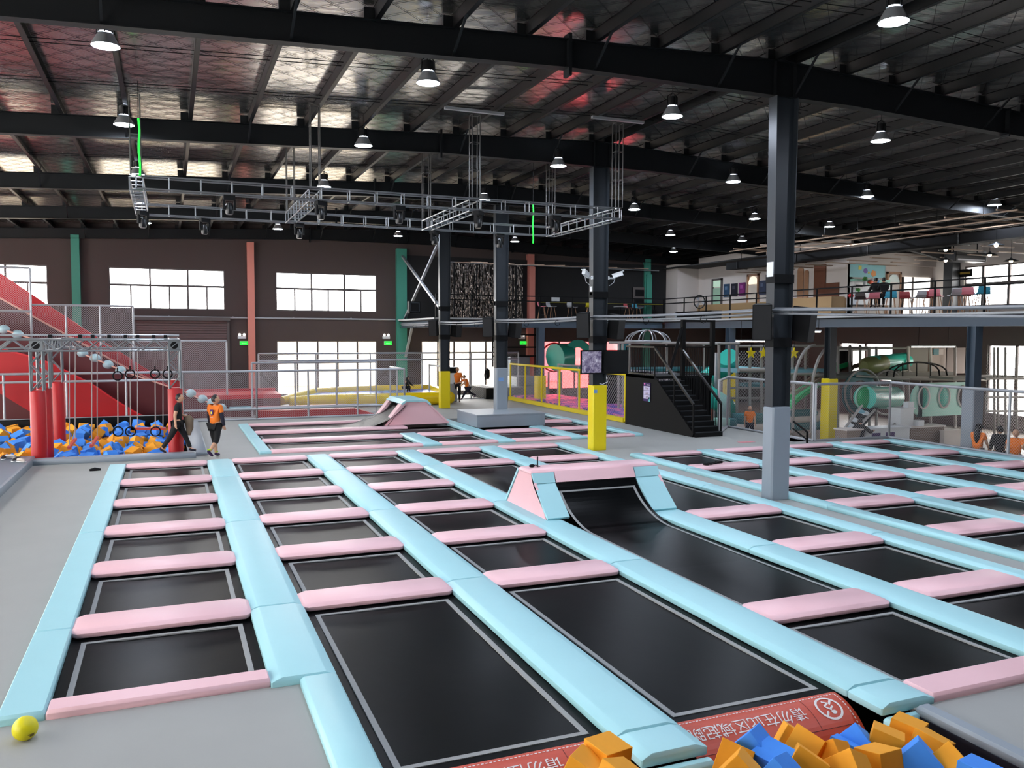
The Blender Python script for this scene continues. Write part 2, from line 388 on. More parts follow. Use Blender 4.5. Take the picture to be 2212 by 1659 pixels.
for i, y in enumerate(RY[2:]):
    t = thing('roof_rafter', 'dark steel roof rafter '+near[i], 'beam', (0, y, 0))
    xs = [XL, -5, 0, 6.85, 11.75, 13.5, 20, 29, 31, 33, 34.9]
    mb = MB()
    for a, b in zip(xs, xs[1:]):
        mb.prism([(a, -.008, rbot(a)), (b, -.008, rbot(b)), (b, -.008, rtop(b)), (a, -.008, rtop(a))], (0, .016, 0))
    mb.build('web', M['rafter'], t)
    for nm, fz in (('bottom_flange', lambda x: rbot(x)), ('top_flange', lambda x: rtop(x)-.014)):
        mb = MB()
        for a, b in zip(xs, xs[1:]): mb.prism([(a, -.11, fz(a)), (b, -.11, fz(b)), (b, -.11, fz(b)+.014), (a, -.11, fz(a)+.014)], (0, .22, 0))
        mb.build(nm, M['rafter'], t)
    mb = MB().box(6.82, 6.88, -.12, .12, rbot(6.85)-.14, rtop(6.85)+.1); mb.build('splice_plate', M['rafter'], t)
    for x in (18.2,): MB().box(x-.02, x+.02, -.12, .12, rbot(x)-.05, rtop(x)+.03).build('splice_plate', M['rafter'], t)
    for x in (11.5, 12.0): MB().box(x-.008, x+.008, -.1, .1, rbot(x), rtop(x)).build('stiffener', M['rafter'], t)
    for k, x in enumerate(PX):
        if cleat is None: cleat = MB().box(-.1, .1, -.04, .04, -.02, .2).build('cleat', M['rafter'], t); cleat.location = (x-.08, 0, rtop(x))
        else: share(cleat, parent=t, loc=(x-.08, 0, rtop(x)))
    for k, x in enumerate(PX):
        if k % 2 == 1 and -6 < x < 32: MB().beam((x, -.02, rbot(x)+.03), (x+.02, -.75, rtop(x)+.06), .04, .03).build('fly_brace', M['rafter'], t)
# ------------------------------------------------------------------ steel columns in the hall
CX = 11.75
def steelcol(y, zc0, zc1, cm, lab, top):
    t = thing('steel_column', lab, 'column', (CX, y, 0))
    def xw(z): return .20+.065*max(0, min(1, (z+.08)/8.2))
    z0 = zc0
    for nm, s in (('left_flange', -1), ('right_flange', 1)):
        mb = MB(); mb.prism([(s*xw(z0)-.008, -.125, z0), (s*xw(z0)+.008, -.125, z0), (s*xw(top)+.008, -.125, top), (s*xw(top)-.008, -.125, top)], (0, .25, 0)); mb.build(nm, M['steel'], t)
    mb = MB(); mb.prism([(-xw(z0), -.006, z0), (xw(z0), -.006, z0), (xw(top), -.006, top), (-xw(top), -.006, top)], (0, .012, 0)); mb.build('web', M['steel'], t)
    mb = MB(); mb.pad(-.235, .235, -.17, .17, zc1, zc1-zc0, .015, .015, .03, .02); mb.build('cladding', cm, t)
    mb = MB(); mb.box(-.25, .25, -.14, .14, 4.42, 4.6).box(-.24, .24, -.135, .135, 3.1, 3.3); mb.build('strap_plate', M['black'], t)
    return t
c1 = steelcol(14.17, FZ, 1.86, M['grey'], 'tall dark steel column with grey padded foot, beside the right court', 8.2)
c2 = steelcol(22.15, FZ, 1.85, M['yellow'], 'dark steel column with yellow padded foot and two wall screens', 8.2)
c3 = steelcol(30.05, .46, 2.05, M['grey'], 'dark steel column rising from the grey padded box', 8.2)
c4 = steelcol(37.2, FZ, 1.62, M['yellow'], 'dark steel column with yellow padded foot by the inflatable', 8.2)
MB().box(-.262, -.245, -.1, .1, 4.55, 4.85).build('access_point', M['white'], c1)
for c, z in ((c2, 4.5), (c3, 4.4), (c4, 4.4)): MB().box(-.25, -.225, -.07, .07, z, z+.25).build('access_point', M['white'], c)
mb = MB().box(-.15, .05, -.176, -.169, 1.55, 1.68); mb.build('sticker', mat('blue_white_sticker', (120, 160, 210), .4), c3)
MB().box(-.21, -.1, -.176, -.169, 1.62, 1.72).build('sticker', bpy.data.materials['blue_white_sticker'], c2)
# grey padded box round the third column
mb = MB().box(10.13, 12.78, 28.2, 30.45, 0, .45); bx = tag(mb.build('padded_box', M['grey']), 'large low grey padded box on the back court, a column rising from it', 'box')
MB().box(10.10, 12.81, 28.17, 30.48, .43, .462).build('lid_edge', mat('grey_lid', (160, 168, 174), .35), bx)
# cross brace between wall column and fourth column
t = thing('cross_brace', 'pale steel X-shaped brace between teal wall column and the yellow-footed column', 'brace', (11.75, 41, 4))
MB().beam((0, 3.8, 3.55), (0, -3.6, .35), .12, .1).build('diagonal', M['silver'], t)
MB().beam((.05, 3.9, -.1), (.05, -3.6, 4.1), .12, .1).build('diagonal', M['silver'], t)
MB().beam((.05, 2.0, -.35), (.05, 3.3, -1.9), .12, .1).build('diagonal', M['silver'], t)
# cable bundles strung column to column
for k, (ya, yb) in enumerate(((-2, 14.1), (14.1, 22.1), (22.1, 30), (30, 37.2), (37.2, 44))):
    t = thing('cable_bundle', 'bundle of grey conduit pipes strung '+['from the nearest tall column toward the right edge', 'between the tall column and the column with screens', 'between the column with screens and the boxed column', 'between the boxed column and the yellow-footed column', 'from the yellow-footed column to the teal wall column'][k], 'pipe', (CX-.27, ya, 3.86))
    for q, (dx, dz) in enumerate(((0, 0), (.06, .03), (.03, -.06))):
        pts = [(dx, (yb-ya)*f, dz-(.16 if k == 0 else .05)*math.sin(math.pi*f)*(.6+.3*q)) for f in (0, .2, .4, .6, .8, 1)]
        MB().tube(pts, .026, 7).build('pipe', M['conduit'], t)
    for f in (.3, .62): MB().lathe([(.09, -.02), (.1, 0), (.09, .02)], (.03, (yb-ya)*f, -.15), 8, Matrix.Rotation(math.pi/2, 3, 'X')).build('cable_tie', M['black'], t)
# loudspeakers on the columns
def speaker(x, y, z, rz, tilt, lab):
    t = thing('loudspeaker', lab, 'speaker', (x, y, z), rz)
    rot = Matrix.Rotation(tilt, 3, 'X')
    m_ = MB(); pts = [(-.19, -.2), (.19, -.2), (.13, .2), (-.13, .2)]
    m_.prism([rot @ Vector((a, b, -.36)) for a, b in pts], rot @ Vector((0, 0, .72))); m_.build('cabinet', M['black'], t)
    m_ = MB(); m_.cube(rot @ Vector((0, -.206, 0)), (.35, .012, .68), rot); m_.build('grille', mat('speaker_grille', (22, 22, 23), .8) if 'speaker_grille' not in bpy.data.materials else bpy.data.materials['speaker_grille'], t)
    MB().beam((0, .2, 0), (0, .3, 0), .06, .2).build('bracket', M['steel'], t)
    return t
for y, nm in ((14.17, 'nearest tall column'), (22.15, 'column with the screens'), (30.05, 'column on the grey box'), (37.2, 'yellow-footed column by the inflatable')):
    speaker(CX-.52, y-.12, 3.62, -.7, .12, 'black loudspeaker hung on the left of the '+nm)
    speaker(CX+.52, y-.12, 3.58, .5, .12, 'black loudspeaker hung on the right of the '+nm)
# security cameras
for s, nm in ((-1, 'left'), (1, 'right')):
    t = thing('security_camera', 'white security camera on the %s of the column with screens' % nm, 'camera', (CX+s*.26, 22.05, 5.0))
    MB().cyl((0, 0, 0), (s*.2, -.05, 0), .022).build('arm', M['white'], t)
    MB().cube((s*.01, 0, .01), (.03, .09, .1)).build('base', M['white'], t)
    rt_ = Matrix.Rotation(s*.9, 3, 'Z') @ Matrix.Rotation(-.3, 3, 'X')
    MB().cube(Vector((s*.27, -.1, .1)), (.11, .3, .11), rt_).build('housing', M['white'], t)
    MB().cube(Vector((s*.27, -.1, .165)), (.14, .36, .015), rt_).build('sunshield', M['white'], t)
    MB().tube([(s*.25, 0, .04), (s*.2, .02, -.12), (s*.05, .03, -.22)], .008, 5).build('cable', M['white'], t)
# screens
for dx, rz, lab, sm in ((-.36, .12, 'lit wall screen showing a crowded picture, left of the column', 'screen'), (.46, -.35, 'switched off black wall screen, right of the column', 'blacksatin')):
    t = thing('wall_screen', lab, 'screen', (CX+dx, 21.88, 2.54), rz)
    MB().cube((0, 0, 0), (.74, .05, .7)).build('case', M['black'], t)
    MB().cube((0, -.028, 0), (.68, .008, .62)).build('panel', M[sm], t)
    MB().beam((0, .02, 0), (-dx*.5, .2, 0), .1, .1).build('bracket', M['black'], t)
mb = MB().tube([(CX+.2, 21.98, 2.1), (CX+.22, 21.95, 1.95), (CX+.05, 21.92, 1.88), (CX-.05, 21.93, 1.9)], .012, 5); tag(mb.build('cable', M['white']), 'white cable looping down the column below the dark screen', 'cable')
# ------------------------------------------------------------------ mezzanine
mb = MB(); mb.box(24, XR, -9, YW, MZ-.12, MZ).box(11.55, 24, 38, YW, MZ-.12, MZ)
mezz = struct(mb.build('floor', M['darkwall'])); 
mb = MB().box(23.93, 24.0, -9, 38, MZ-.07, MZ+.01).box(11.5, 24.0, 37.93, 38.0, MZ-.07, MZ+.01).box(11.48, 11.55, 37.93, YW, MZ-.07, MZ+.01); mb.build('edge_trim', mat('pale_edge', (186, 188, 188), .5), mezz)
def ibeam(a, b, z0, z1, lab):
    a, b = Vector(a), Vector(b); d = (b-a).normalized(); n = Vector((-d.y, d.x, 0))
    t = thing('mezzanine_beam', lab, 'beam', a)
    L = b-a
    for nm, w_, za, zb in (('web', .02, z0, z1), ('bottom_flange', .2, z0-.02, z0), ('top_flange', .2, z1, z1+.015)):
        MB().prism([n*w_/2+Vector((0, 0, za)), -n*w_/2+Vector((0, 0, za)), -n*w_/2+Vector((0, 0, zb)), n*w_/2+Vector((0, 0, zb))], L).build(nm, M['steelblue'], t)
    return t
M['steelblue'] = mat('blue_grey_steel', (74, 88, 102), .4, var=.1, vscale=1.5)
ibeam((24.1, -9, 0), (24.1, 38, 0), 3.68, 4.01, 'long blue-grey steel beam under the right mezzanine edge')
ibeam((11.6, 38.1, 0), (24, 38.1, 0), 3.68, 4.01, 'blue-grey steel beam under the back mezzanine edge')
ibeam((11.7, 38.2, 0), (11.7, 44.7, 0), 3.68, 4.01, 'short blue-grey steel beam at the mezzanine end by the cross brace')
for k, (x, y, cm, zc, zb, lab) in enumerate(((24.1, 19.6, 'grey', 1.62, LZ, 'blue-grey mezzanine post with grey padded foot behind the net fence at right'), (24.1, 26.0, 'yellow', 1.65, LZ, 'blue-grey mezzanine post with yellow padded foot amid the playground'), (24.1, 32.4, 'yellow', 1.6, LZ, 'blue-grey mezzanine post behind the black stair tower'), (17.0, 38.1, 'yellow', 1.3, FZ, 'blue-grey mezzanine post with yellow foot under the back mezzanine'))):
    t = thing('mezzanine_post', lab, 'column', (x, y, 0))
    mb = MB().box(-.16, .16, -.16, -.148, zb, 3.66).box(-.16, .16, .148, .16, zb, 3.66).box(-.006, .006, -.15, .15, zb, 3.66); mb.build('post', M['steelblue'] if k != 1 else M['steel'], t)
    MB().pad(-.23, .23, -.23, .23, zc, zc-zb, .015, .015, .03, .02).build('cladding', M[cm], t)
def railing(pts, zs, lab, spacing=1.9):
    t = thing('railing', lab, 'railing', (*pts[0], MZ))
    o = Vector((*pts[0], 0))
    for a, b in zip(pts, pts[1:]):
        A, B = Vector((*a, 0))-o, Vector((*b, 0))-o; n = max(1, round((B-A).length/spacing))
        for z in zs: MB().beam(A+Vector((0, 0, z)), B+Vector((0, 0, z)), .05, .05).build('rail', M['black'], t)
        for k in range(n+1):
            p = A+(B-A)*k/n; MB().beam(p, p+Vector((0, 0, zs[0])), .05, .05, (1, 0, 0)).build('post', M['black'], t)
railing([(24.06, 8), (24.06, 38.06)], (1.1, .86), 'long black mezzanine railing in front of the café')
railing([(24.06, 38.06), (11.6, 38.06)], (1.1, .86), 'black mezzanine railing in front of the tinsel curtain')
# ------------------------------------------------------------------ high-bay lamps
M['lens'] = mat('lamp_lens', (225, 236, 255), .4, emit=LAMP_EMIT)
M['reflector'] = mat('lamp_reflector', (150, 150, 150), .35, metal=.6)
lampxy = [(228, 100), (925, 180), (1930, 48), (1452, 252), (1902, 305), (785, 315), (268, 270), (1206, 359), (1584, 393), (1873, 425), (700, 404), (1046, 432), (1370, 453), (1630, 473), (1792, 490), (600, 495), (860, 510), (297, 378), (310, 440), (315, 482), (1448, 508), (1603, 520), (1455, 544), (1112, 522)]
proto = None
ZL = 8.0
def lampZ(px): return ZL
rows = {}
pos = []
for p in lampxy:
    q = at(*p, Z=ZL); pos.append((q.x, q.y))
pos.append((27.3, 21.6))
pos += [(x, y) for y in (9.7, 3.9) for x in (-.9, 4.6, 10.1, 15.7, 21.3) if not (y > 9 and x == 10.1)]        # the rows above the camera that light the near courts
rk = sorted(pos, key=lambda q: q[1]); rowid = {}; last = None; ri = -1
for q in rk:
    if last is None or q[1]-last > 2.2: ri += 1; last = q[1]
    rowid[q] = ri
byrow = {}
for q in pos: byrow.setdefault(rowid[q], []).append(q)
rname = ['nearest', 'second', 'third', 'fourth', 'fifth', 'sixth', 'farthest']
for r_, qs in byrow.items():
    for k, q in enumerate(sorted(qs)):
        lab = 'white high-bay lamp hanging from the roof, %s from the left in the %s row' % (ORD[k], rname[min(r_, 6)])
        hz = min(rtop(q[0])+.05, 8.9)-ZL
        if proto is None:
            proto = thing('high_bay_lamp', lab, 'lamp', (*q, ZL), 0, 'high-bay lamps under the roof')
            MB().lathe([(.02, .40), (.11, .40), (.115, .38), (.115, .22), (.02, .2)], n=16).build('driver_housing', M['blacksatin'], proto, True)
            for a in (0, math.pi/2): MB().tube([(.13*math.cos(a), .13*math.sin(a), .2), (.12*math.cos(a), .12*math.sin(a), .42), (0, 0, .5), (-.12*math.cos(a), -.12*math.sin(a), .42), (-.13*math.cos(a), -.13*math.sin(a), .2)], .01, 5).build('bracket', M['black'], proto)
            MB().lathe([(.11, .2), (.14, .16), (.18, .09), (.215, .03), (.225, .0), (.215, .0), (.165, .09), (.1, .16)], n=24).build('reflector', M['reflector'], proto, True)
            MB().lathe([(.0005, -.012), (.12, -.01), (.19, -.004), (.213, .004), (.19, .012), (.0005, .012)], n=24).build('lens', M['lens'], proto, True)
            MB().cyl((0, 0, .48), (0, 0, .75), .007, 5).build('cord', M['black'], proto)
        else: dup(proto, (*q, ZL), 0, lab)
# ------------------------------------------------------------------ box-truss lighting grid
def boxtruss(t, a, b, s, r, step, mt, up=(0, 0, 1)):           # four chords with ladder rungs, as chord / rung parts
    a, b = Vector(a), Vector(b); d = (b-a).normalized(); up = Vector(up)
    if abs(d.dot(up)) > .9: up = Vector((0, 1, 0))
    n = d.cross(up).normalized()*s/2; u = n.cross(d).normalized()*s/2
    for i, j in ((-1, -1), (1, -1), (1, 1), (-1, 1)): MB().cyl(a+n*i+u*j, b+n*i+u*j, r, 6).build('chord', mt, t)
    L = (b-a).length; k = max(1, round(L/step)); mb = MB()
    for q in range(k+1):
        p = a+d*L*q/k
        for e, f in (((-1, -1), (1, -1)), ((1, -1), (1, 1)), ((1, 1), (-1, 1)), ((-1, 1), (-1, -1))):
            mb.cyl(p+n*e[0]+u*e[1], p+n*f[0]+u*f[1], r*.8, 5)
    mb.build('rungs', mt, t, kind='stuff')
t = thing('lighting_truss', 'silver ladder truss grid hung under the roof above the courts', 'truss', (0, 0, 6.45))
TX = [-.58, 3.08, 6.86, 10.75]; TY = [19.3, 23.4]; TS = .26
for y in TY: boxtruss(t, (TX[0], y, 0), (TX[3], y, 0), TS, .017, .62, M['truss'])
for x in TX: boxtruss(t, (x, TY[0], -.02), (x, TY[1], -.02), TS, .017, .5, M['truss'])
for y in TY:
    for i, x in enumerate(TX):
        if y == TY[1] and i == 0: continue
        boxtruss(t, (x, y, .15), (x, y, rtop(x)-.15-6.45), .2, .012, .75, M['steel2'] if 'steel2' in M else M.setdefault('steel2', mat('aged_steel', (96, 94, 92), .4, metal=.6)))
        if i >= 2: MB().beam((x-.75, y, rtop(x)-6.45-.05), (x+.75, y, rtop(x+.0)-6.45-.05), .1, .06).build('mounting_rail', M['silver'], t)
mh = None
for k, (x, y, nm) in enumerate(((1.25, 19.3, 'first from the left under the near beam'), (3.2, 19.3, 'second from the left under the near beam'), (5.0, 19.3, 'third from the left under the near beam'), (6.95, 19.3, 'fourth from the left under the near beam'), (9.0, 19.3, 'lit, at the right under the near beam'), (-.55, 22.6, 'at the far left corner of the truss'), (.9, 23.4, 'first from the left under the far beam'), (3.3, 23.4, 'second from the left under the far beam'), (7.1, 23.4, 'third from the left under the far beam'), (9.1, 23.4, 'at the right under the far beam'))):
    lab = 'black moving-head stage light '+nm
    if mh is None:
        mh = thing('stage_light', lab, 'stage light', (x, y, 6.3), 0, 'moving-head lights on the truss')
        MB().box(-.12, .12, -.09, .09, -.1, 0).build('base', M['black'], mh)
        [MB().box(sx-.02, sx+.02, -.04, .04, -.3, -.08).build('yoke', M['black'], mh) for sx in (-.11, .11)]
        MB().lathe([(.0005, -.4), (.07, -.4), (.085, -.36), (.085, -.24), (.06, -.16), (.0005, -.14)], n=14).build('head', M['blacksatin'], mh, True)
        MB().lathe([(.0005, -.405), (.055, -.404), (.0005, -.4)], n=12).build('lens', M['reflector'], mh)
    else: dup(mh, (x, y, 6.3), R(), lab)
for x, y, z0, z1, nm in ((-.5, 19.0, 6.55, 7.7, 'hanging chain hoist cord lit green at the left truss corner'), (9.7, 22.3, 5.95, 7.05, 'hanging chain hoist cord lit green near the column with screens')):
    pts = [(x+.01*math.sin(k), y, z0+(z1-z0)*k/10) for k in range(11)]
    t = thing('green_lit_cord', nm.replace('hanging chain hoist cord', 'hanging cord with glow put in,'), 'light strip', (0, 0, 0))  # cord hung from the roof; green light on it put in as glow
    MB().tube(pts, .02, 6).build('glow_on_cord', mat('green_glow', (30, 255, 60), .5, emit=1.3) if 'green_glow' not in bpy.data.materials else bpy.data.materials['green_glow'], t); MB().cyl(pts[-1], (x, y, rtop(x)+.05), .008, 5).build('cord', M['black'], t)
# ------------------------------------------------------------------ trampoline courts
def bed(x0, x1, y0, y1, lab, grp, inset=.11):
    t = thing('trampoline', lab, 'trampoline', ((x0+x1)/2, (y0+y1)/2, -.1), 0, grp)
    W, D = (x1-x0)/2, (y1-y0)/2; e = .18
    nx, ny = max(2, int(W*2/.6)), max(2, int(D*2/.6)); mb = MB()
    f0 = -.005 if abs(y0-6.2) < .01 else e                # the roll of the warning banner starts at the near edge
    P = lambda i, j: (-W-e+(2*W+2*e)*i/nx, -D-f0+(2*D+e+f0)*j/ny, -.035*math.sin(math.pi*i/nx)*math.sin(math.pi*j/ny))
    n = 0
    mb.v = [P(i, j) for j in range(ny+1) for i in range(nx+1)]
    mb.f = [(j*(nx+1)+i, j*(nx+1)+i+1, (j+1)*(nx+1)+i+1, (j+1)*(nx+1)+i) for j in range(ny) for i in range(nx)]
    mb.build('mat', M['bed'], t, True)
    a, b, w_ = W-inset, D-inset, .055
    mb = MB()
    for q in ((-a, a, b-w_, b), (-a, a, -b, -b+w_), (-a, -a+w_, -b+w_, b-w_), (a-w_, a, -b+w_, b-w_)): mb.box(*q, -.012, .004)
    mb.build('webbing', M['web'], t)
    return t
def padthing(kind, x0, x1, y0, y1, lab, grp, ch=0, slope=(.05, .05), h=.085, z=0):
    mb = MB().pad((x0-x1)/2, (x1-x0)/2, (y0-y1)/2, (y1-y0)/2, z, h, *slope, ch)
    o = mb.build(kind+'_pad', M[kind], None, True, loc=((x0+x1)/2, (y0+y1)/2, 0)); tag(o, lab, 'pad', grp); return o
BX = [(-1.47, -1.08), (.85, 1.48), (3.41, 4.04), (5.92, 6.57), (8.43, 9.08), (10.92, 11.36)]
Y = lambda r: 8.55+2.51*r
PD = .66
colname = ['leftmost', 'second', 'third', 'fourth', 'rightmost']
G1, G2, G3, G4 = 'main court', 'right court', 'back court', 'courts'
pinks = {0: [6, 5, 4, 3, 2, 1], 1: [6, 5, 4, 3, 2, 1], 2: [6, 5, 4, 3, 2, 1], 3: [6, 5, 0], 4: [6, 5, 2, 1, 0]}
beds = {0: [], 1: [], 2: [], 3: [], 4: []}
def pdep(r): return .52 if r == 6 else PD
for c in range(5):
    x0, x1 = BX[c][1], BX[c+1][0]
    for k, r in enumerate(pinks[c]):
        y1 = Y(r)+(-.05 if r == 6 else 0)
        padthing('pink', x0-.02, x1+.02, y1-pdep(r), y1, 'pink pad, %s from the far end, %s column of the main court' % (ORD[k], colname[c]), 'pink pads of the main court', .075, (.05, .06))
    edges = [(Y(r)-.02, Y(r)-pdep(r)) for r in pinks[c]]
    for k in range(len(edges)-1):
        if c == 3 and pinks[c][k] == 5: continue
        beds[c].append((edges[k+1][0], edges[k][1]))
beds[0].append((8.55, Y(1)-PD)); beds[1].append((6.2, Y(1)-PD)); beds[2].append((6.2, Y(1)-PD)); beds[3] += [(15.5, Y(5)-PD), (6.0, Y(0)-PD)]; beds[4].append((6.0, Y(0)-PD))
padthing('pink', -1.08, .85, 8.28, 8.56, 'long pink edge pad at the near end of the leftmost column beside the grey floor', 'pink pads of the main court', 0, (.02, .02), .1)
padthing('pink', 6.57, 8.45, 5.64, 6.01, 'pink edge pad at the near end of the fourth column beside the grey floor', 'pink pads of the main court', 0, (.02, .02), .1)
padthing('pink', 9.07, 10.94, 5.64, 6.01, 'pink edge pad at the near end of the rightmost column, main court', 'pink pads of the main court', 0, (.02, .02), .1)
for c in range(5):
    for k, (a, b) in enumerate(beds[c]):
        long_ = b-a > 3
        bed(BX[c][1], BX[c+1][0], a, b, '%sblack trampoline, %s in the %s column of the main court' % ('long ' if long_ else '', ORD[k]+' from the far end', colname[c]), 'trampolines of the main court')
seams = {0: [23.5, Y(5)-.5, Y(3)-.5, Y(1)-.5, 8.28]}
lname = ['leftmost', 'second', 'third', 'fourth', 'fifth', 'rightmost']
for k, (a, b) in enumerate(BX):
    s = [23.5, Y(5)-.5, Y(3)-.5, Y(1)-.5, 8.28] if k == 0 else [23.5, Y(5)-.5, Y(3)-.5, Y(1)-.5, 8.24] if k == 1 else [23.5, Y(5)-.5, Y(3)-.45, Y(1)-.3, 6.05, 5.62]
    for i in range(len(s)-1):
        sl = (.02, .02) if k in (0,) else (.1, .02)
        padthing('blue', a, b, s[i+1]+.004, s[i]-.004, 'blue pad strip, %s from the far end of the %s blue line, main court' % (ORD[i], lname[k]), 'blue pads of the main court', 0, sl, .1, .002)
padthing('blue', 1.12, 1.48, 5.6, 8.232, 'narrow blue pad strip between the near grey floor and the long trampoline', 'blue pads of the main court', 0, (.03, .02), .12)
# curved-wall trampoline (quarter ramp) of the fourth column
def ramp_curve(y0, y1, zt, R_=1.6, n=18):             # profile from the flat up a curve to the top edge at (y1, zt)
    import math as m_
    pts = []; a_end = 1.12
    # straight upper part tangent to arc
    arc = [(R_*m_.sin(a_end*i/n), R_*(1-m_.cos(a_end*i/n))) for i in range(n+1)]
    yl, zl = arc[-1]; s = (zt-zl)/m_.sin(a_end) if zt > zl else 0
    pts = arc+([(yl+s*m_.cos(a_end), zt)] if s > 0 else [])
    sc = (y1-y0)/pts[-1][0]; zc = zt/pts[-1][1]
    return [(y0+p[0]*sc, p[1]*zc) for p in pts]
t = thing('ramp_trampoline', 'black trampoline curving up into a wall ramp with blue and pink pads', 'trampoline', (7.5, 13.6, 0))
ox, oy = 7.5, 13.6
prof = [(8.37, -.1), (10.5, -.115), (12.55, -.1)]+[(y, z-.1) for y, z in ramp_curve(12.75, 14.28, .72)]
def strip(x0, x1, pf, dz=0, nx=1):
    mb = MB(); 
    for (ya, za), (yb, zb) in zip(pf, pf[1:]): mb.quad((x0-ox, ya-oy, za+dz), (x1-ox, ya-oy, za+dz), (x1-ox, yb-oy, zb+dz), (x0-ox, yb-oy, zb+dz))
    return mb
strip(6.5, 8.5, [q for q in prof if q[0] < 13.2]).build('mat', M['bed'], t, True)
strip(6.69, 8.4, [q for q in prof if q[0] > 13.0]).build('mat', M['bed'], t, True)
wp = [p for p in prof if p[1] < .47]
for xa in (6.69, 8.27): strip(xa, xa+.055, wp, .006).build('webbing', M['web'], t, True)
yy, zz = wp[-1]; dy_, dz_ = (prof[-1][0]-prof[-3][0]), (prof[-1][1]-prof[-3][1]); q_ = math.hypot(dy_, dz_)
strip(6.69, 8.325, [(yy-.055*dy_/q_, zz-.055*dz_/q_), (yy, zz)], .008).build('webbing', M['web'], t)
# wedge body with pink sides
yb0, yt0, yt1, yb1, zt = 13.66, 14.38, 14.96, 15.6, .72
for x, nm in ((6.24, 'side_panel'), (8.98, 'side_panel')):
    MB().prism([(x-ox, yb0-oy, -.02), (x-ox, yb1-oy, -.02), (x-ox, yt1-oy, zt), (x-ox, yt0-oy, zt)], (-.05 if x > 8 else .05, 0, 0)).build(nm, M['pink'], t)
def slab(pts, th, m_, nm):                               # thick pad along a polygon given counter-clockwise from outside
    a, b, c = Vector(pts[0]), Vector(pts[1]), Vector(pts[2]); n = (b-a).cross(c-a).normalized()*th
    MB().prism([Vector(p) for p in pts], n).build(nm, m_, t)
for xa, xb in ((6.24, 6.68), (8.42, 8.96)):
    slab([(xa-ox, yb0-oy-.02, .0), (xb-ox, yb0-oy-.02, .0), (xb-ox, yt0-oy-.1, zt-.2), (xa-ox, yt0-oy-.1, zt-.2)], .05, M['blue'], 'front_pad')
    slab([(xa-ox, yt0-oy-.09, zt-.18), (xb-ox, yt0-oy-.09, zt-.18), (xb-ox, yt0-oy+.0, zt), (xa-ox, yt0-oy+.0, zt)], .06, M['blue'], 'corner_pad')
slab([(6.7-ox, yt0-oy-.1, zt-.19), (8.4-ox, yt0-oy-.1, zt-.19), (8.4-ox, yt0-oy+.02, zt), (6.7-ox, yt0-oy+.02, zt)], .08, M['pink'], 'roll_pad')
MB().pad(6.22-ox, 8.98-ox, yt0-oy-.02, yt1-oy+.02, zt+.07, .07, .04, .04, .02).build('top_pad', M['pink'], t, True)
slab([(8.98-ox, yb1-oy, 0), (6.22-ox, yb1-oy, 0), (6.22-ox, yt1-oy, zt), (8.98-ox, yt1-oy, zt)], .05, M['blue'], 'back_pad')
# spinner toy on the ramp, coupling on the right court
t = thing('toy_plane', 'small black toy lying on the left corner of the wall ramp', 'toy', (6.42, 14.75, .79))
MB().sphere((0, 0, .03), .03, 8, 6, (2.2, 1, 1)).build('body', M['black'], t); MB().box(.1, .13, -.1, .1, .02, .03).box(.105, .125, -.01, .01, -.02, .2).build('wing', M['black'], t)
t = thing('carabiner_chain', 'black metal coupling lying on a pink pad of the right court', 'fitting', (12.75, 18.05, .0), .3)
for k in range(3): MB().tube([(.16*k+.07*math.cos(a), .07*math.sin(a), .02) for a in [q*math.pi/4 for q in range(8)]], .018, 6, True).build('ring', M['black'], t)
MB().box(.42, .62, -.05, .05, 0, .06).build('block', M['black'], t)
# right court
DX = [(11.97, 12.3), (14.15, 14.76), (16.55, 17.16), (18.96, 19.56), (21.3, 21.84)]
DYF = [20.62, 18.33, 15.86, 13.41, 10.95, 8.5]
for c in range(4):
    x0, x1 = DX[c][1], DX[c+1][0]
    for k, yf in enumerate(DYF):
        d_ = .42 if k == 0 else .68
        padthing('pink', x0-.02, x1+.02, yf-d_, yf, 'pink pad, %s from the far end, %s column of the right court' % (ORD[k], ['leftmost', 'second', 'third', 'rightmost'][c]), 'pink pads of the right court', .07, (.05, .06))
        if k < 5: bed(x0, x1, DYF[k+1]-.02, yf-d_, 'black trampoline, %s from the far end, %s column of the right court' % (ORD[k], ['leftmost', 'second', 'third', 'rightmost'][c]), 'trampolines of the right court')
for k, (a, b) in enumerate(DX):
    s = [20.62, 17.8, 12.9, 7.9]
    for i in range(3):
        padthing('blue', a, b, s[i+1]+.004, s[i]-.004, 'blue pad strip, %s from the far end of the %s blue line, right court' % (ORD[i], ['leftmost', 'second', 'third', 'fourth', 'rightmost'][k]), 'blue pads of the right court', 0, (.03, .02) if k == 0 else (.08, .02), .1, .002)
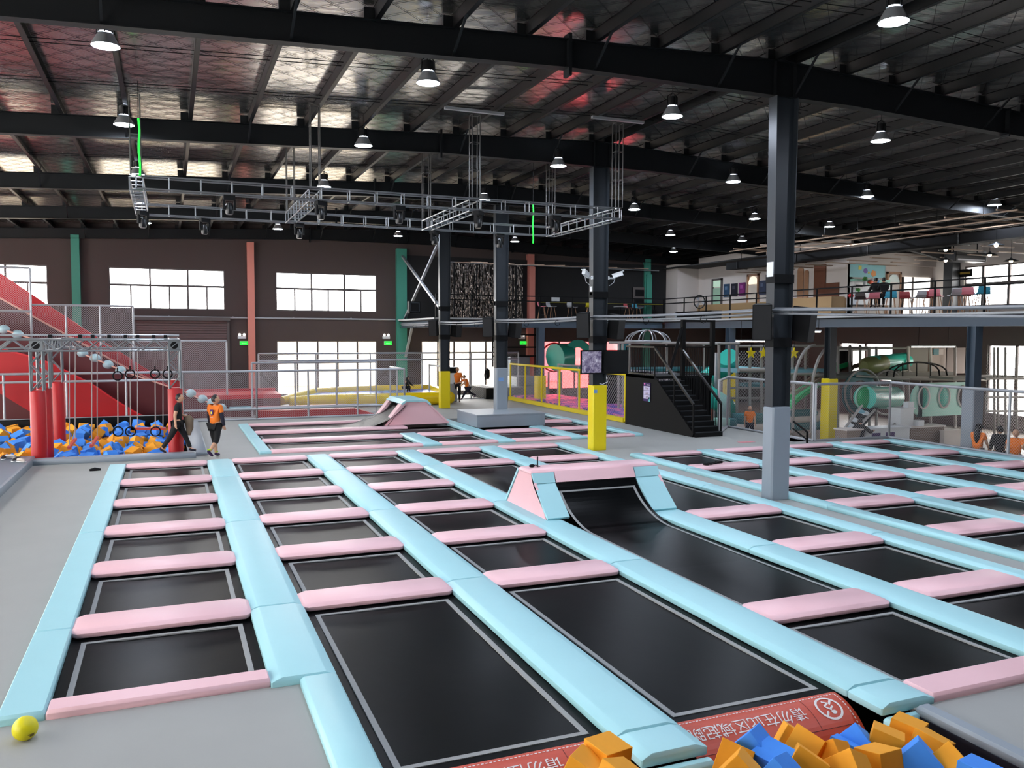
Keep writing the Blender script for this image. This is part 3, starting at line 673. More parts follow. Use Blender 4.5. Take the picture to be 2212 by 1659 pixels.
# back court
BR = [(31.95, 32.42), (29.35, 30.0), (26.95, 27.6), (24.62, 25.05)]
bc = [(2.64, 7.1), (7.72, 9.55), (10.16, 12.12), (12.72, 14.5)]
rown = ['far edge', 'third row', 'second row', 'near edge']
for c, (x0, x1) in enumerate(bc):
    for k, (a, b) in enumerate(BR):
        if c == 0 and k in (0, 1): x1_ = 7.9
        else: x1_ = x1
        if c == 1 and k in (0, 1): continue
        if c == 2 and k in (0, 1): continue
        padthing('pink', x0-.02, x1_+.02, a, b, 'pink pad of the back court, %s, %s section from the left' % (rown[k], ORD[c]), 'pink pads of the back court', .07 if k in (1, 2) else 0, (.04, .05))
for lab, x0, x1, y0, y1 in (('long black trampoline lane of the back court nearest its front edge', 2.64, 7.1, 25.05, 26.95), ('long black trampoline lane of the back court in front of the pink wedge', 2.64, 9.6, 27.6, 29.35), ('black trampoline of the back court between the first and second blue strips', 7.72, 9.55, 25.05, 26.95), ('black trampoline of the back court in front of the grey box', 10.16, 12.12, 25.05, 26.95), ('black trampoline at the near right corner of the back court', 12.72, 14.5, 25.05, 26.95), ('black trampoline of the back court right of the grey box', 12.72, 14.5, 27.6, 29.35), ('black trampoline at the far right corner of the back court', 12.72, 14.5, 30.0, 31.95)):
    bed(x0, x1, y0, y1, lab, 'trampolines of the back court')
for lab, x0, x1, y0, y1 in (('blue end pad on the left of the back court, far half', 2.3, 2.64, 28, 32.42), ('blue end pad on the left of the back court, near half', 2.3, 2.64, 24.62, 27.99), ('blue pad strip of the back court, between the first and second trampolines', 7.1, 7.72, 24.62, 27.62), ('blue pad strip of the back court left of the grey box', 9.55, 10.16, 24.62, 28.1), ('blue pad strip behind the pink wedge along the grey box', 9.62, 10.1, 28.12, 32.42), ('blue pad strip of the back court right of the grey box', 12.12, 12.72, 24.62, 28.15), ('blue pad strip of the back court behind the grey box', 12.12, 12.72, 30.55, 32.42), ('blue end pad on the right of the back court', 14.5, 14.83, 24.62, 32.42)):
    padthing('blue', x0, x1, y0, y1, lab, 'blue pads of the back court', 0, (.07, .02) if x1-x0 > .5 else (.02, .02), .1, .002)
t = thing('wedge_ramp', 'pink wedge ramp with blue top and black curved trampoline on the back court', 'trampoline', (8.6, 31, 0))
ox, oy = 8.6, 31
cv = ramp_curve(5.9, 7.98, .82); lane = [(2.5, -.1), (5.7, -.1)]+[(x, z-.09) for x, z in cv]
mb = MB()
for (xa, za), (xb, zb) in zip(lane, lane[1:]): mb.quad((xa-ox, 30-oy-.1, za), (xb-ox, 30-oy-.1, zb), (xb-ox, 32.05-oy, zb), (xa-ox, 32.05-oy, za))
mb.build('mat', M['bed'], t, True)
for ya in (30.12, 31.78):
    mb = MB()
    for (xa, za), (xb, zb) in zip(lane, lane[1:]): mb.quad((xa-ox, ya-oy, za+.006), (xb-ox, ya-oy, zb+.006), (xb-ox, ya-oy+.05, zb+.006), (xa-ox, ya-oy+.05, za+.006))
    mb.build('webbing', M['web'], t, True)
for ya, nm in ((30.0, 'side_panel'), (32.2, 'side_panel')):
    MB().prism([(7.35-ox, ya-oy, 0), (9.62-ox, ya-oy, 0), (8.72-ox, ya-oy, .86), (8.02-ox, ya-oy, .86)], (0, .05, 0)).build(nm, M['pink'], t)
for ya in (29.98, 31.8):
    MB().prism([(7.2-ox, ya-oy, .0), (7.3-ox, ya-oy, .0), (8.0-ox, ya-oy, .8), (7.9-ox, ya-oy, .86)], (0, .44, 0)).build('edge_pad', M['pink'], t)
MB().prism([(9.62-ox, 29.98-oy, 0), (9.66-ox, 29.98-oy, .04), (8.76-ox, 29.98-oy, .88), (8.72-ox, 29.98-oy, .84)], (0, 2.28, 0)).build('back_pad', M['pink'], t)
MB().prism([(7.86-ox, 29.94-oy, .74), (8.0-ox, 29.94-oy, .84), (8.74-ox, 29.94-oy, .84), (8.9-ox, 29.94-oy, .7), (8.96-ox, 29.94-oy, .74), (8.78-ox, 29.94-oy, .91), (7.98-ox, 29.94-oy, .91), (7.8-ox, 29.94-oy, .78)], (0, 2.34, 0)).build('top_pad', M['blue'], t)
# ------------------------------------------------------------------ near foam pit: warning banners, pads, cubes, wall
fontless = None
def text_mesh(s, size):
    cu = bpy.data.curves.new('lettering', 'FONT'); cu.body = s; cu.size = size; cu.resolution_u = 3; cu.align_x = 'LEFT'
    o = bpy.data.objects.new('lettering', cu); C.objects.link(o); dg = bpy.context.evaluated_depsgraph_get(); dg.update()
    me = bpy.data.meshes.new_from_object(o.evaluated_get(dg)); bpy.data.objects.remove(o); return me
RB = .52
def roll(y0, u):                                          # arc length u from the top edge -> (y, z)
    a = u/RB; return y0-RB*math.sin(a), -.095-RB*(1-math.cos(a))
def onroll(x, u, y0, lift=0):
    a = u/RB; return Vector((x, y0-(RB+lift)*math.sin(a), -.095-RB+(RB+lift)*math.cos(a)))
def banner(x0, x1, y0, lab):
    t = thing('warning_banner', lab, 'banner', (0, 0, 0))
    mb = MB(); n = 22
    for i in range(n):
        a, b = .98*i/n, .98*(i+1)/n
        mb.quad(onroll(x0, a, y0), onroll(x1, a, y0), onroll(x1, b, y0), onroll(x0, b, y0))
    for i in range(n):
        a, b = .98*i/n, .98*(i+1)/n; mb.quad(onroll(x1, a, y0), onroll(x1, a, y0, -.03), onroll(x1, b, y0, -.03), onroll(x1, b, y0))
    mb.build('sheet', M['banner'], t, True)
    mb = MB(); k = 0; x = x0+.03
    while x < x1-.05:
        mb.quad(onroll(x, .035, y0, .003), onroll(x+.022, .035, y0, .003), onroll(x+.022, .046, y0, .003), onroll(x, .046, y0, .003)); x += .036
    u = .05
    while u < .9: mb.quad(onroll(x1-.05, u, y0, .003), onroll(x1-.038, u, y0, .003), onroll(x1-.038, u+.022, y0, .003), onroll(x1-.05, u+.022, y0, .003)); u += .036
    mb.build('stitching', M['print'], t, kind='stuff')
    mb = MB(); q = .395; mb.quad(onroll(x0, q, y0, .002), onroll(x1-.03, q, y0, .002), onroll(x1-.03, q+.005, y0, .002), onroll(x0, q+.005, y0, .002))
    for i in range(6):
        a, b = .06+.055*i, .06+.055*(i+1); xx = x1-.46; mb.quad(onroll(xx, a, y0, .002), onroll(xx+.005, a, y0, .002), onroll(xx+.005, b, y0, .002), onroll(xx, b, y0, .002))
    mb.build('seam', M['printdark'], t)
    me = text_mesh('请勿在此区域起跳！', .205); xs = [v.co.x for v in me.vertices] or [0]
    sc = 1.32/max(.1, max(xs)-min(xs)); xm = min(xs)
    for v in me.vertices:                                  # read from the pit side: turned by 180 degrees
        X = x1-.52-(v.co.x-xm)*sc; U = .12+(v.co.y+.03)*sc; v.co = onroll(X, U, y0, .004)
    me.materials.append(M['print']); o = bpy.data.objects.new('lettering', me); C.objects.link(o); o.parent = t
    ic = (x1-.24, .2); mb = MB(); n = 28
    for i in range(n):
        a, b = 2*math.pi*i/n, 2*math.pi*(i+1)/n
        mb.quad(*[onroll(ic[0]+r_*math.cos(q), ic[1]+r_*math.sin(q), y0, .004) for r_, q in ((.135, a), (.135, b), (.112, b), (.112, a))])
    mb.quad(*[onroll(ic[0]+p, ic[1]+q, y0, .0045) for p, q in ((-.085, .075), (-.07, .09), (.085, -.075), (.07, -.09))])
    mb.poly([onroll(ic[0]+.03*math.cos(a)+.02, ic[1]+.055+.022*math.sin(a), y0, .004) for a in [i*math.pi/6 for i in range(12)]])
    for p, q, r_, s_ in ((.01, .03, -.04, -.02), (-.04, -.02, .02, -.05), (.0, .02, .05, -.01), (.02, -.05, -.03, -.08)):
        d = Vector((r_-p, s_-q)).normalized()*.009; mb.quad(*[onroll(ic[0]+a, ic[1]+b, y0, .0042) for a, b in ((p-d.y, q+d.x), (p+d.y, q-d.x), (r_+d.y, s_-d.x), (r_-d.y, s_+d.x))])
    mb.build('no_jumping_symbol', M['print'], t)
banner(1.5, 3.42, 6.2, 'orange-red warning banner with white lettering at the bottom middle of the picture')
banner(4.08, 5.9, 6.2, 'orange-red warning banner with white lettering between two blue strips')
for x0, x1, lab in ((3.41, 4.04, 'blue upright end pad below the third blue line at the foam pit'), (5.93, 6.5, 'blue upright end pad below the fourth blue line at the foam pit'), (1.14, 1.48, 'blue upright end pad at the left corner of the foam pit')):
    tag(MB().pad(x0-.01, x1+.01, 5.52, 5.62, -.1, .75, .02, .02, .015).build('end_pad', M['blue'], None, True), lab, 'pad')
t = thing('pit_wall', 'grey padded wall capping the right side of the near foam pit', 'wall pad', (6.3, 2, 0))
MB().pad(-.02, .13, -3.5, 3.58, -.03, .1, .02, .02, .01).build('cap_pad', M['grey'], t, True)
MB().box(-.03, .02, -3.5, 3.56, -1.3, -.12).build('face', mat('navy_padding', (24, 26, 40), .55), t)
def foamcube(c, s, rot, col, lab, grp):
    me = cubemesh[col]; o = bpy.data.objects.new('foam_cube', me); C.objects.link(o); o.location = c; o.rotation_euler = rot; o.scale = (s, s, s)
    tag(o, lab, 'foam cube', grp); return o
cubemesh = {}
for col in ('orangec', 'bluec'):
    mb = MB().pad(-.5, .5, -.5, .5, .5, 1, .012, .012, .012, .012); o = mb.build('foam_cube', M[col]); cubemesh[col] = o.data; bpy.data.objects.remove(o)
# cubes of the near pit: (pixel of centre, pit depth Y, colour, rotation, words)
NC = [((1310, 1618), 5.30, 'orangec', (.1, .05, .25), 'orange foam cube leaning on the blue strip end left of the near pit'), ((1262, 1652), 5.2, 'orangec', (.4, .1, .75), 'orange foam cube at the bottom edge, left of the blue strip end'),
 ((1340, 1672), 4.95, 'orangec', (.2, .3, .4), 'orange foam cube cut by the bottom edge below the blue strip end'), ((1585, 1625), 5.25, 'orangec', (.3, .5, .9), 'orange foam cube against the second blue end pad, near pit'),
 ((1600, 1655), 4.95, 'orangec', (.7, .2, .8), 'orange foam cube at the bottom edge below the blue cube, near pit'), ((1630, 1600), 5.3, 'bluec', (.75, .1, .6), 'blue foam cube standing on edge in front of the lettered banner'),
 ((1672, 1632), 5.1, 'bluec', (.1, -.2, .3), 'blue foam cube lying flat right of the edge-standing blue cube'), ((1690, 1664), 4.8, 'bluec', (.6, .2, .5), 'blue foam cube cut by the bottom edge in mid pit'),
 ((1712, 1590), 5.4, 'orangec', (.5, .3, 1.0), 'orange foam cube behind the others against the banner'), ((1745, 1600), 5.25, 'orangec', (.3, .6, .5), 'orange foam cube with pale top, middle of the near pit'),
 ((1740, 1640), 4.95, 'orangec', (.5, .35, .9), 'large orange foam cube in the middle foreground of the near pit'), ((1800, 1625), 5.1, 'orangec', (.9, .4, .3), 'orange foam cube tilted steeply right of the middle of the near pit'),
 ((1838, 1652), 4.8, 'orangec', (.8, .5, .2), 'orange foam cube showing a sharp corner at the bottom edge, near pit'), ((1825, 1615), 5.3, 'bluec', (.2, .3, .6), 'blue foam cube half hidden behind orange ones, near pit'),
 ((1855, 1598), 5.35, 'bluec', (.6, .6, .3), 'blue foam cube under the banner edge at the right of the near pit'), ((1912, 1590), 5.25, 'orangec', (.25, .15, .75), 'orange foam cube with flat top near the right blue end pad'),
 ((1900, 1632), 4.95, 'orangec', (1.35, .05, .1), 'orange foam cube turned square to the camera, near pit right'), ((1960, 1568), 5.4, 'orangec', (.15, .1, .5), 'orange foam cube at the far right corner of the near pit'),
 ((2010, 1600), 5.1, 'orangec', (.2, .3, .35), 'orange foam cube resting against the navy pit wall'), ((1985, 1625), 4.85, 'bluec', (.75, .25, .75), 'big blue foam cube peak at the right of the near pit'),
 ((2058, 1640), 4.7, 'orangec', (.6, .6, .4), 'orange foam cube sliding down beside the navy pit wall'), ((2115, 1665), 4.45, 'bluec', (.1, .1, .3), 'blue foam cube cut by the bottom edge beside the navy wall')]
for p, y, col, rot, lab in NC:
    c = at(*p, Y=y); c.z -= .075; foamcube(c, .255, rot, col, lab, 'foam cubes in the near pit')
mb = MB()
for k in range(120):
    c = (1.3+R()*4.8, .5+R()*4.8, -1.0+R()*.25); rt_ = Matrix.Rotation(R()*3, 3, 'X') @ Matrix.Rotation(R()*3, 3, 'Z'); mb.cube(c, (.25, .25, .25), rt_)
tag(mb.build('foam_filling', M['orangec'], kind='stuff'), 'orange foam cubes filling the bottom of the near pit', 'foam')
# yellow ball and dark sock on the floor
t = thing('ball', 'yellow rubber ball with dark printed mark on the near grey floor', 'ball', at(54, 1568, Y=7.95))
t.location.z = FZ+.098
MB().sphere((0, 0, 0), .1, 24, 16).build('sphere', mat('yellow_rubber', (228, 214, 14), .45, bump=.05, bscale=60), t, True)
mk = MB(); 
for i in range(4):
    for j in range(3):
        def sp(a, b): 
            d = Vector((math.sin(a)*math.cos(b), -math.cos(a)*math.cos(b), math.sin(b))); return d*.1012
        a0, b0 = .35+.14*i, -.22-.1*j
        if (i, j) not in ((0, 2), (0, 1)): mk.quad(sp(a0, b0), sp(a0+.14, b0), sp(a0+.14, b0-.1), sp(a0, b0-.1))
mk.build('printed_mark', mat('brown_print', (112, 96, 10), .6), t)
p = at(205, 1017, Z=FZ)
mb = MB(); mb.tube([p+Vector((-.12, 0, .02)), p+Vector((0, .02, .035)), p+Vector((.13, .03, .02))], [.03, .05, .03], 8); tag(mb.build('sock', M['black'], None, True), 'black sock dropped on the grey floor by the pit ledge', 'sock')
# ------------------------------------------------------------------ far foam pit and its ledge
t = thing('pit_ledge', 'grey padded ledge in front of the far foam pit', 'ledge', (0, 0, 0))
MB().pad(-3.4, .62, 24.55, 25.02, .05, .14, .03, .03, .02).build('front_pad', M['grey'], t, True)
MB().pad(.42, .95, 25.0, 34.3, .0, .09, .03, .03, .02).build('side_pad', M['grey'], t, True)
tag(MB().pad(-9.5, -3.32, 8, 25.0, .12, .22, .04, .04, .02).build('ledge_block', M['grey'], None, True), 'broad grey padded ledge along the left edge of the picture', 'ledge')
t = thing('rim_board', 'long black padded rim board at the back of the far foam pit', 'rim', (-3, 33.6, 0))
MB().pad(-6.3, 3.55, -.12, .12, .3, .42, .03, .03, .01).build('board', M['black'], t, True)
MB().box(-6.3, 3.55, -.13, .13, .298, .305).build('edge_strip', M['grey'], t)
rnd = random.Random(5)
cells = []
y = 25.25
while y < 33.4:
    n = int(9.2/.55); 
    for i in range(n): cells.append((-8.6+9.0*(i+.5)/n+rnd.uniform(-.14, .14), y+rnd.uniform(-.15, .15)))
    y += .3 if y < 26.5 else .42
cells = [c for c in cells if -7.6+.0*(c[1]) < c[0] < .24 and c[0] > -.245*c[1]+.2 and not any(abs(c[0]-px_)<.3 and abs(c[1]-py_)<.32 for px_, py_ in ((-3.25, 25.3), (-3.05, 26.4), (-3.1, 29.4), (.12, 25.3), (.12, 29.4)))]
rnd.shuffle(cells)
cells.sort(key=lambda c: c[1]); 
keep = cells if len(cells) <= 250 else cells[:120]+rnd.sample(cells[120:], 130)
for c in keep:
    col = 'bluec' if rnd.random() < .56 else 'orangec'
    z = -.17+rnd.uniform(-.06, .12)+(.1 if c[1] > 30 else 0)
    foamcube((c[0], c[1], z), .3, (rnd.uniform(0, 1.5), rnd.uniform(0, 1.5), rnd.uniform(0, 3)), col, ('blue' if col == 'bluec' else 'orange')+' foam cube in the far pit under the truss rig', 'foam cubes in the far pit')
for cname in ('bluec', 'orangec'):
    mb = MB()
    for k in range(260):
        rt_ = Matrix.Rotation(R()*3, 3, 'X') @ Matrix.Rotation(R()*3, 3, 'Z'); mb.cube((-8.6+R()*8.8, 25.3+R()*8.2, -.4+R()*.12), (.3, .3, .3), rt_)
    tag(mb.build('foam_filling', M[cname], kind='stuff'), ('blue' if cname == 'bluec' else 'orange')+' foam cubes lying deeper in the far pit', 'foam')
# ------------------------------------------------------------------ truss rig over the pit
t = thing('truss_rig', 'silver truss rig on red padded posts over the far foam pit', 'truss', (0, 0, 0))
def tritruss(a, b, s, r, mt, nm, up=(0, 0, 1)):
    a, b = Vector(a), Vector(b); d = (b-a).normalized(); up = Vector(up)
    n = d.cross(up).normalized()*s/2; u = n.cross(d).normalized()*s/2; mb = MB(); L = (b-a).length
    for i, j in ((-1, -1), (1, -1), (1, 1), (-1, 1)): mb.cyl(a+n*i+u*j, b+n*i+u*j, r, 7)
    k = max(2, round(L/(s*1.15)))
    for q in range(k):
        p0, p1 = a+d*L*q/k, a+d*L*(q+1)/k; e = 1 if q % 2 else -1
        for w_ in (-1, 1): mb.cyl(p0+n*w_-u*e, p1+n*w_+u*e, r*.55, 5); mb.cyl(p0+u*w_-n*e, p1+u*w_+n*e, r*.55, 5)
    return mb.build(nm, M['truss2'], t)
M['truss2'] = mat('matt_aluminium', (132, 136, 138), .38, metal=.5)
PXs, PYs = (-3.24, .12), (25.2, 26.45, 29.4)
for y in (25.2, 29.4): tritruss((-8.5, y, 3.0), (.28, y, 3.0), .29, .026, None, 'beam')
tritruss((PXs[0], 25.2, 3.0), (PXs[0], 33, 3.0), .29, .026, None, 'beam'); tritruss((PXs[1], 25.2, 3.0), (PXs[1], 33, 3.0), .29, .026, None, 'beam')
for x in PXs:
    for k, y in enumerate(PYs):
        if x > 0 and k == 1: continue
        tritruss((x, y, 1.8), (x, y, 2.86), .29, .026, None, 'post', (0, 1, 0))
        mb = MB(); r_ = .195
        mb.v = []; n = 16
        mb.lathe([(r_, -1.0), (r_*1.02, 0), (r_, 1.78), (r_-.03, 1.82), (.001, 1.82)], (x, y, 0), n); mb.build('red_post_pad', M['red'], t, True)
    for y in (25.2, 29.4):
        mb = MB().cube((x, y, 3.0), (.31, .29, .3)); mb.build('corner_block', M['truss2'], t)
        MB().lathe([(.001, 0), (.1, 0)], (x, y-.147, 3.0), 14, Matrix.Rotation(math.pi/2, 3, 'X')).build('opening', M['black'], t)
mb = MB().tube([(-8.5, 25.15, 3.27), (.25, 25.15, 3.27)], .028, 7); mb.build('top_pipe', M['silver'], t)
mb = MB()
for x in (-2.9, -2.2, -1.9, -1.5, -1.1, -.8, -.4, -.1): mb.cube((x, 25.1, 3.24), (.09, .12, .09))
mb.build('clamp', M['black'], t, kind='stuff')
# rings, ropes and swing bars
def torus(r, rt, c, axis='Y', n=20):
    Mx = Matrix.Rotation(math.pi/2, 3, 'X') if axis == 'Y' else Matrix.Identity(3)
    return [Vector(c)+Mx @ Vector((r*math.cos(2*math.pi*i/n), r*math.sin(2*math.pi*i/n), 0)) for i in range(n)]
for k, (x, nm) in enumerate(((254, 'leftmost'), (281, 'second from the left'), (335, 'third from the left'), (362, 'rightmost'))):
    y = 27.2; top = at(x, 745, Y=y); p1 = at(x, 808 if k else 812, Y=y); p2 = at(x+1, 932, Y=y)
    t = thing('ring_rope', 'hanging pair of black rings joined by a rope over the pit, '+nm, 'rings', p1)
    MB().tube([top-p1, Vector((0, 0, .16))], .008, 5).build('upper_rope', M['rope'], t)
    MB().tube(torus(.125, .02, (0, 0, 0)), .02, 7, True).build('ring', M['black'], t, True)
    MB().cyl((0, 0, .1), (0, 0, .24), .02, 6).build('strap', M['black'], t)
    if k < 3:
        MB().tube([Vector((0, 0, -.12)), p2-p1+Vector((0, 0, .13))], .016, 6).build('lower_rope', M['rope'], t)
        MB().tube([q+p2-p1 for q in torus(.135, .02, (0, 0, 0))], .02, 7, True).build('ring', M['black'], t, True)
for a, b, bot, y, nm, tilt in ((152, 160, 962, 26.2, 'leftmost, tilted', 1), (200, 208, 958, 26.4, 'second from the left, tilted', 1), (297, 352, 926, 28.5, 'level, before the rim', 0)):
    p, q = at(a, 748, Y=y), at(b, 748, Y=y); pb, qb = at(a, bot, Y=y), at(b, bot, Y=y)
    if tilt: pb = at(a-2, bot+4, Y=y-.25); qb = at(b+2, bot-12, Y=y+.3); q.y += .3; p.y -= .25
    t = thing('swing_bar', 'red swing bar on ropes over the pit, '+nm, 'swing', pb)
    MB().tube([p-pb, Vector((0, 0, 0))], .014, 5).build('rope', M['rope'], t); MB().tube([q-pb, qb-pb], .014, 5).build('rope', M['rope'], t)
    d = (qb-pb)*.12; MB().beam(-d, qb-pb+d, .07, .08).build('bar', mat('red_plastic', (214, 84, 66), .4) if 'red_plastic' not in bpy.data.materials else bpy.data.materials['red_plastic'], t)
# ------------------------------------------------------------------ net fences
def fence(pts, z0, z1, lab, spacing=1.9, mid=(), cell=.08, rr=.0028, net=True, r=.045, mt='silver'):
    t = thing('net_fence', lab, 'fence', (pts[0][0], pts[0][1], z0)); o = Vector((pts[0][0], pts[0][1], z0))
    for a, b in zip(pts, pts[1:]):
        A, B = Vector((*a, z0))-o, Vector((*b, z0))-o; L = (B-A).length; n = max(1, round(L/spacing))
        for z in (0, *mid, z1-z0): MB().cyl(A+Vector((0, 0, z)), B+Vector((0, 0, z)), r, 8).build('rail', M[mt], t, True)
        for k in range(n+1):
            p = A+(B-A)*k/n; MB().cyl(p, p+Vector((0, 0, z1-z0)), r*.9, 8).build('post', M[mt], t, True)
        if net: MB().net(A, B-A, (0, 0, 1), L, z1-z0, cell, rr).build('net', M['nets'], t, kind='stuff')
    return t
fence([(-7.5, 34.6), (.45, 34.58)], FZ+.03, 1.84, 'grey pipe fence without net behind the far foam pit', 1.95, (1.6,), net=False)
fence([(.45, 34.58), (3.15, 34.55), (9.2, 34.75)], FZ+.03, 1.84, 'grey net fence between the far foam pit and the back court', 1.95, (.4,))
fence([(9.2, 34.75), (9.25, 37.4)], FZ+.03, 1.84, 'short grey net fence turning back at the end of the pit fence', 1.6, net=False)
fence([(3.1, 35.9), (8.3, 36.1)], FZ, 2.12, 'second grey net fence close behind the pit fence', 1.95, (.35,))
fence([(3.9, 41.6), (17.4, 41.9)], FZ, 2.36, 'long grey net fence behind the yellow inflatable', 2.6, (2.1,), .11)
fence([(12.35, 38.4), (12.3, 41.5)], FZ, 1.75, 'short grey net fence at the right end of the inflatable', 3.1, net=False)
fence([at(-60, 578, Y=37.6).xy, at(64, 578, Y=37.6).xy], 2.4, at(30, 578, Y=37.6).z, 'upper grey net fence at the top left above the red slides', 1.4, (1.75,), .085, .0035)
fence([at(66, 660, Y=37.7).xy, at(287, 660, Y=37.7).xy], 1.4, at(180, 660, Y=37.7).z, 'grey net fence panel in front of the red slides, tall', 1.45, (), .085, .0035)
fence([at(287, 737, Y=37.8).xy, at(489, 737, Y=37.8).xy], .5, at(400, 737, Y=37.8).z, 'grey net fence panel in front of the red slides, lower right one', 1.5, (), .085, .0035)
# ------------------------------------------------------------------ red slides
t = thing('slide_hill', 'big red slide hill with maroon lane walls behind the far foam pit', 'slide', (0, 36, 0))
O = Vector((0, 36, 0))
def panel(px, Yp, th, mt, nm, zbot=None):
    pts = [at(*p, Y=Yp)-O for p in px]
    MB().prism(pts, (0, th, 0)).build(nm, M[mt], t); return pts
def side(px, Yp, th, mt, nm, zb=-1.0):                   # top outline traced left to right, closed down to zb
    top = [at(*p, Y=Yp)-O for p in px]; pts = [Vector((top[0].x, top[0].y, zb))]+[Vector((top[-1].x, top[-1].y, zb))]+top[::-1]
    MB().prism(pts, (0, th, 0)).build(nm, M[mt], t); return top
# dark support below, red skirt above
skirt = [(-90, 735), (0, 752), (67, 769), (110, 784), (150, 804), (200, 830), (250, 864), (300, 894), (350, 915), (385, 924)]
low = [(-90, 800), (0, 850), (66, 890), (100, 912), (130, 930)]
tp = [at(*p, Y=35.4)-O for p in skirt]; lp = [at(*p, Y=35.4)-O for p in low]
MB().prism([*lp, Vector((lp[-1].x, lp[-1].y, -.9)), Vector((tp[-1].x, tp[-1].y, -.9)), *tp[::-1]], (0, .25, 0)).build('red_skirt', M['red'], t)
for (a, b) in zip(tp, tp[1:]): MB().prism([a+Vector((0, 0, .01)), b+Vector((0, 0, .01)), b+Vector((0, 0, -.05)), a+Vector((0, 0, -.05))], (0, -.04, 0)).build('piping', M['redhi'], t)
def lane(px, Ya, Yb, mt):                                # sloping slide surface between two lane walls
    top = [at(*p, Y=Ya)-O for p in px]; mb = MB()
    for a, b in zip(top, top[1:]): mb.quad(a, b, b+Vector((0, Yb-Ya, 0)), a+Vector((0, Yb-Ya, 0)))
    mb.build('slide_bed', M[mt], t, True)
lane([(x, y+6) for x, y in skirt], 35.6, 36.6, 'redhi')
w1 = [(-90, 680), (0, 711), (70, 733), (150, 752), (185, 768), (280, 808), (400, 848), (455, 872), (490, 886)]
tp1 = side(w1, 36.6, .22, 'maroon', 'lane_wall')
for a, b in zip(tp1, tp1[1:]): MB().beam(a+Vector((0, -.02, .02)), b+Vector((0, -.02, .02)), .08, .05).build('edge_roll', M['peach'], t)
lane([(x, y+14) for x, y in w1], 36.85, 38.5, 'redhi')
w2 = [(-90, 596), (0, 645), (138, 721), (203, 757), (251, 784), (340, 828), (400, 858), (440, 880)]
tp2 = side(w2, 38.5, .22, 'maroon', 'lane_wall')
for a, b in zip(tp2, tp2[1:]): MB().beam(a+Vector((0, -.02, .02)), b+Vector((0, -.02, .02)), .08, .06).build('edge_roll', M['peach'], t)
w3 = [(-90, 530), (0, 590), (100, 657), (163, 697), (200, 724), (270, 772), (340, 817), (385, 848)]
side(w3, 40.3, .22, 'redhi', 'slide_wall')
panel([(150, 690), (203, 724), (340, 812), (150, 812)], 40.1, .12, 'redhi', 'slide_wall')
# climbing bumps
bp_ = None
for k, (x, y) in enumerate(((8, 712), (38, 723), (178, 763), (205, 774), (233, 788), (260, 800), (412, 850), (437, 862), (457, 870), (478, 881))):
    p = at(x, y, Y=36.7)-O
    if bp_ is None:
        bp_ = MB().sphere((0, 0, 0), .21, 14, 8, (1, 1.1, .85)).build('climbing_bump', mat('pale_blue_vinyl', (176, 206, 212), .4), t, True); bp_.location = p
    else: share(bp_, parent=t, loc=p)
tt = thing('landing_block', 'red and maroon landing blocks at the foot of the slides', 'landing pad', (0, 0, 0))
def blockpx(a, b, y0, y1, Yp, d, mt, nm):
    p, q = at(a, y0, Y=Yp), at(b, y1, Y=Yp); return MB().box(p.x, q.x, Yp, Yp+d, q.z, p.z).build(nm, M[mt], tt)
blockpx(395, 606, 858, 885, 37.6, 2.2, 'maroon', 'block'); blockpx(395, 608, 856, 860, 37.55, 2.3, 'redhi', 'top_pad'); blockpx(395, 595, 842, 862, 40.2, .2, 'redhi', 'back_pad'); blockpx(395, 548, 888, 905, 36.0, .5, 'maroon', 'block')
p, q = at(497, 882, Y=36.6), at(547, 890, Y=36.6); MB().pad(p.x, q.x, 36.3, 37.4, p.z, .14, .04, .04, .02).build('blue_pad', M['blue'], tt, True)
p, q = at(556, 903, Z=FZ), at(830, 900, Z=FZ)
tag(MB().prism([(p.x, 35.2, FZ), (p.x, 36.6, FZ), (p.x, 36.6, .28), (p.x, 35.2, .2)], (q.x-p.x-1.0, 0, 0)).build('red_pad', M['red']), 'long low red landing pad behind the pit fence', 'pad')
tag(MB().prism([(q.x-1.0, 35.2, FZ), (q.x-.1, 35.2, FZ), (q.x-1.0, 35.2, .2)], (0, 1.2, 0)).build('red_wedge', M['redhi']), 'small red wedge at the end of the long red landing pad', 'pad')
# ------------------------------------------------------------------ yellow inflatable
t = thing('inflatable_bed', 'long yellow inflatable with blue patterned jumping floor', 'inflatable', (8.9, 40.6, FZ))
def tubering(pts, r): return MB().tube(pts, r, 14)
xa, xb, ya, yb = -3.9, 3.75, -1.5, 1.6
MB().tube([(xa, ya, .3), (xa+1, ya-.02, .3), (0, ya-.05, .3), (xb-.6, ya, .3), (xb, ya+.05, .3)], [.24, .31, .31, .31, .27], 16).build('front_tube', M['yinf'], t, True)
MB().tube([(xa-.3, ya+.6, .32), (xa+1.5, yb-.3, .45), (0, yb, .5), (xb, yb, .5)], [.2, .3, .3, .3], 14).build('back_tube', M['yinf'], t, True)
MB().tube([(xb-.05, ya, .32), (xb, 0, .42), (xb-.05, yb, .5)], .3, 14).build('end_tube', M['yinf'], t, True)
mb = MB(); mb.prism([(xa+.2, ya, .3), (xb, ya, .42), (xb, yb, .55), (xa+.6, yb, .5)], (0, 0, .05)); mb.build('jumping_floor', ramp_mat('inflatable_pattern', [(0, (40, 20, 120)), (.42, (50, 40, 150)), (.52, (90, 190, 240)), (.6, (150, 130, 210)), (1, (235, 200, 225))], 1.6, .35, 3, 1.5), t)
t = thing('air_conditioner', 'tall white standing air conditioner by the back windows', 'air conditioner', at(995, 872, Z=FZ)+Vector((0, 1.6, 0)))
